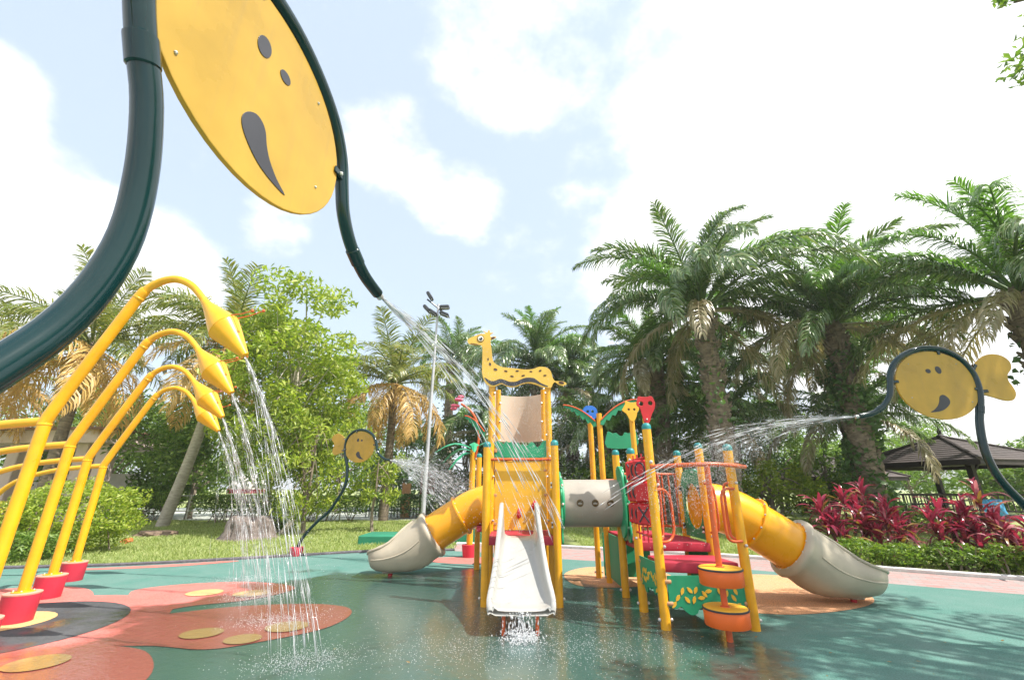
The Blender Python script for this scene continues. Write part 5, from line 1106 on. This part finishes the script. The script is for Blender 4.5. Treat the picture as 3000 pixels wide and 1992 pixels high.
sp = world_pt(FB, 1.11, 2.165); d0 = Vector((math.cos(1.394), math.sin(1.394), 0)); sd0 = Vector((-d0.y, d0.x, 0)); pa = []
for k in range(26):
    v = d0 * (6.6 + g_.normal() * .9) + sd0 * (-1.5 + g_.normal() * .42) + Vector((0, 0, -1.05 + g_.normal() * .3)); pa.append((ballistic(sp, v, .85, 80, floor=1.0), .8))
streaks(pa, 'water_jet', 'fan of water streams from the nearest fish spout towards the giraffe tower', 411, gap=.25)
sp = world_pt(FR, 1.11, 2.165); pa = []
for k in range(16):
    v = Vector((-6.4 + g_.normal() * .8, 1.1 + g_.normal() * .9, .2 + g_.normal() * .55)); pa.append((ballistic(sp, v, .26, 40, floor=.8), .5))
for k in range(6):
    v = Vector((-6.6 + g_.normal() * .15, .8 + g_.normal() * .08, -.05 + .25 * (k % 2) + g_.normal() * .03)); pa.append((ballistic(sp, v, .44, 60, floor=.9), .75))
streaks(pa, 'water_jet', 'flat water jets shot leftwards by the right hand fish spray', 412, gap=.12)
sp = world_pt(FS, 1.11, 2.165); pa = []
for k in range(70):
    v = Vector((math.cos(-.36), math.sin(-.36), 0)) * (4.6 + g_.normal() * .9) + Vector((g_.normal() * .5, g_.normal() * .8, -.5 + g_.normal() * .75)); pa.append((ballistic(sp, v, .40, 50, floor=.6), .85))
streaks(pa, 'water_jet', 'misty water fan from the small distant fish spray', 413, gap=.3)
pa = []
for k in range(22):
    x = .095 + g_.normal() * .065; pa.append((ballistic((x, 5.57, .245), (g_.normal() * .05, -.25 + g_.normal() * .08, -.1), .22, 26, floor=-.0), 1.15))
for x in (-.11, -.07, .27, .31): pa.append((ballistic((x, 5.57, .235), (0, -.05, 0), .22, 26), .8))
streaks(pa, 'water_runoff', 'strings of water running off the cream slide lip', 414, gap=.1)
P = []
for b in land:
    for k in range(45): q = g_.normal(size=3) * np.array([.2, .14, .03]); P.append((b.x + q[0], b.y + q[1], abs(q[2]) + .01))
drops(np.array(P), .0032, 'splash_drops', 'white splashes where the flower shower water lands', 1)
n = 2600; a = g_.normal(size=(n, 2)); P = np.stack([.1 + a[:, 0] * .95, 5.2 + a[:, 1] * .34, np.full(n, .006)], 1)
drops(P, .0048, 'foam_drops', 'white bubbles floating on the wet floor before the cream slide', 2, .3)
n = 700; a = g_.normal(size=(n, 3)); P = np.stack([.10 + a[:, 0] * .09, 5.45 + a[:, 1] * .1, np.abs(a[:, 2]) * .05 + .01], 1); drops(P, .008, 'splash_drops', 'white splash at the foot of the cream slide run-off', 3)
n = 2600; P = np.stack([.4 + g_.normal(size=n) * .9, 6.2 + g_.normal(size=n) * .8, np.full(n, .008)], 1); drops(P, .0038, 'rain_drops', 'droplets hopping on the wet floor round the tower', 4, .5)
# spray bouncing off the tower
n = 500; P = np.stack([g_.normal(size=n) * .35 + .1, 7.3 + g_.normal(size=n) * .3, .9 + np.abs(g_.normal(size=n)) * .4], 1); drops(P, .005, 'spray_drops', 'drops bouncing round the yellow tower panel', 5)

def mist(o, yaw, spread, n, reach, label, seed, up=0., rr=.0028):
    g = np.random.default_rng(seed); p = world_pt(o, 1.11, 2.165); t = g.uniform(0, 1, n) ** .8; d = np.array([math.cos(yaw), math.sin(yaw), up])
    q = g.normal(size=(n, 3)) * spread * (t[:, None] + .04); P = np.array(p) + d * (t * reach)[:, None] + q; P[:, 2] -= .9 * t * t; drops(P, rr, 'spray_mist', label, seed)
mist(FS, -.36, .30, 9000, 2.0, 'fine mist drifting from the small distant fish spray', 501, rr=.0042)
mist(FR, math.pi - .18, .20, 9000, 2.2, 'fine mist drifting left of the right hand fish spray', 502)
mist(FB, 1.2, .35, 4000, 5.0, 'fine mist drifting from the nearest fish spout', 503)

# ------------------------------------------------------------------ far haze, also added to lift the dark background like lens flare
hz = MB().box((0, 320, 22), (1480, 1330, 46)).build('haze', None, smooth=False)
hm_ = bpy.data.materials.new('haze'); hm_.use_nodes = True; hm_.node_tree.nodes.clear()
ho = hm_.node_tree.nodes.new('ShaderNodeOutputMaterial'); hv = hm_.node_tree.nodes.new('ShaderNodeVolumePrincipled'); hv.inputs['Color'].default_value = (.97, .98, 1, 1); hv.inputs['Density'].default_value = .0009; hv.inputs['Anisotropy'].default_value = .2
hm_.node_tree.links.new(hv.outputs[0], ho.inputs['Volume']); hz.data.materials.append(hm_); tag(hz, 'thin haze fading the far hills, also added to lift dark tones like lens flare', 'haze', kind='stuff')


# leaf litter blown onto the floor
g_ = np.random.default_rng(17); n = 70; P = np.stack([np.where(g_.random(n) < .7, g_.uniform(1.4, 6.5, n), g_.uniform(-9, 0, n)), g_.uniform(3.2, 9.2, n), np.full(n, .022)], 1)
V, F = leaf_cloud(P, .05, .5, .1, 18, up=4.); V[:, 2] = .016 + (V[:, 2] - .022) * .25 + .004
tag(link('leaf_litter', np_mesh('leaf_litter', V, F, 'cordyline_bronze')), 'small dry leaves scattered on the rubber floor', 'leaves', kind='stuff')

P = []; g_ = np.random.default_rng(33)
for (x, y, sz) in [(-5.2, 4.87, 1.12), (-6.1, 6.14, 1.055), (-7.0, 7.41, 1.0), (-7.885, 8.71, .975)]:
    for k in range(1500):
        t = .55 * g_.random() ** .7; q = g_.normal(size=3) * (.03 + .5 * t * .6); P.append((x + 2.06 + 2.35 * t + q[0], y + q[1], max(.02, 2.71 * sz - 3.35 * t - 4.9 * t * t + q[2] * .5)))
drops(np.array(P), .0026, 'shower_mist', 'fine spray drifting round the streams of the flower showers', 34)
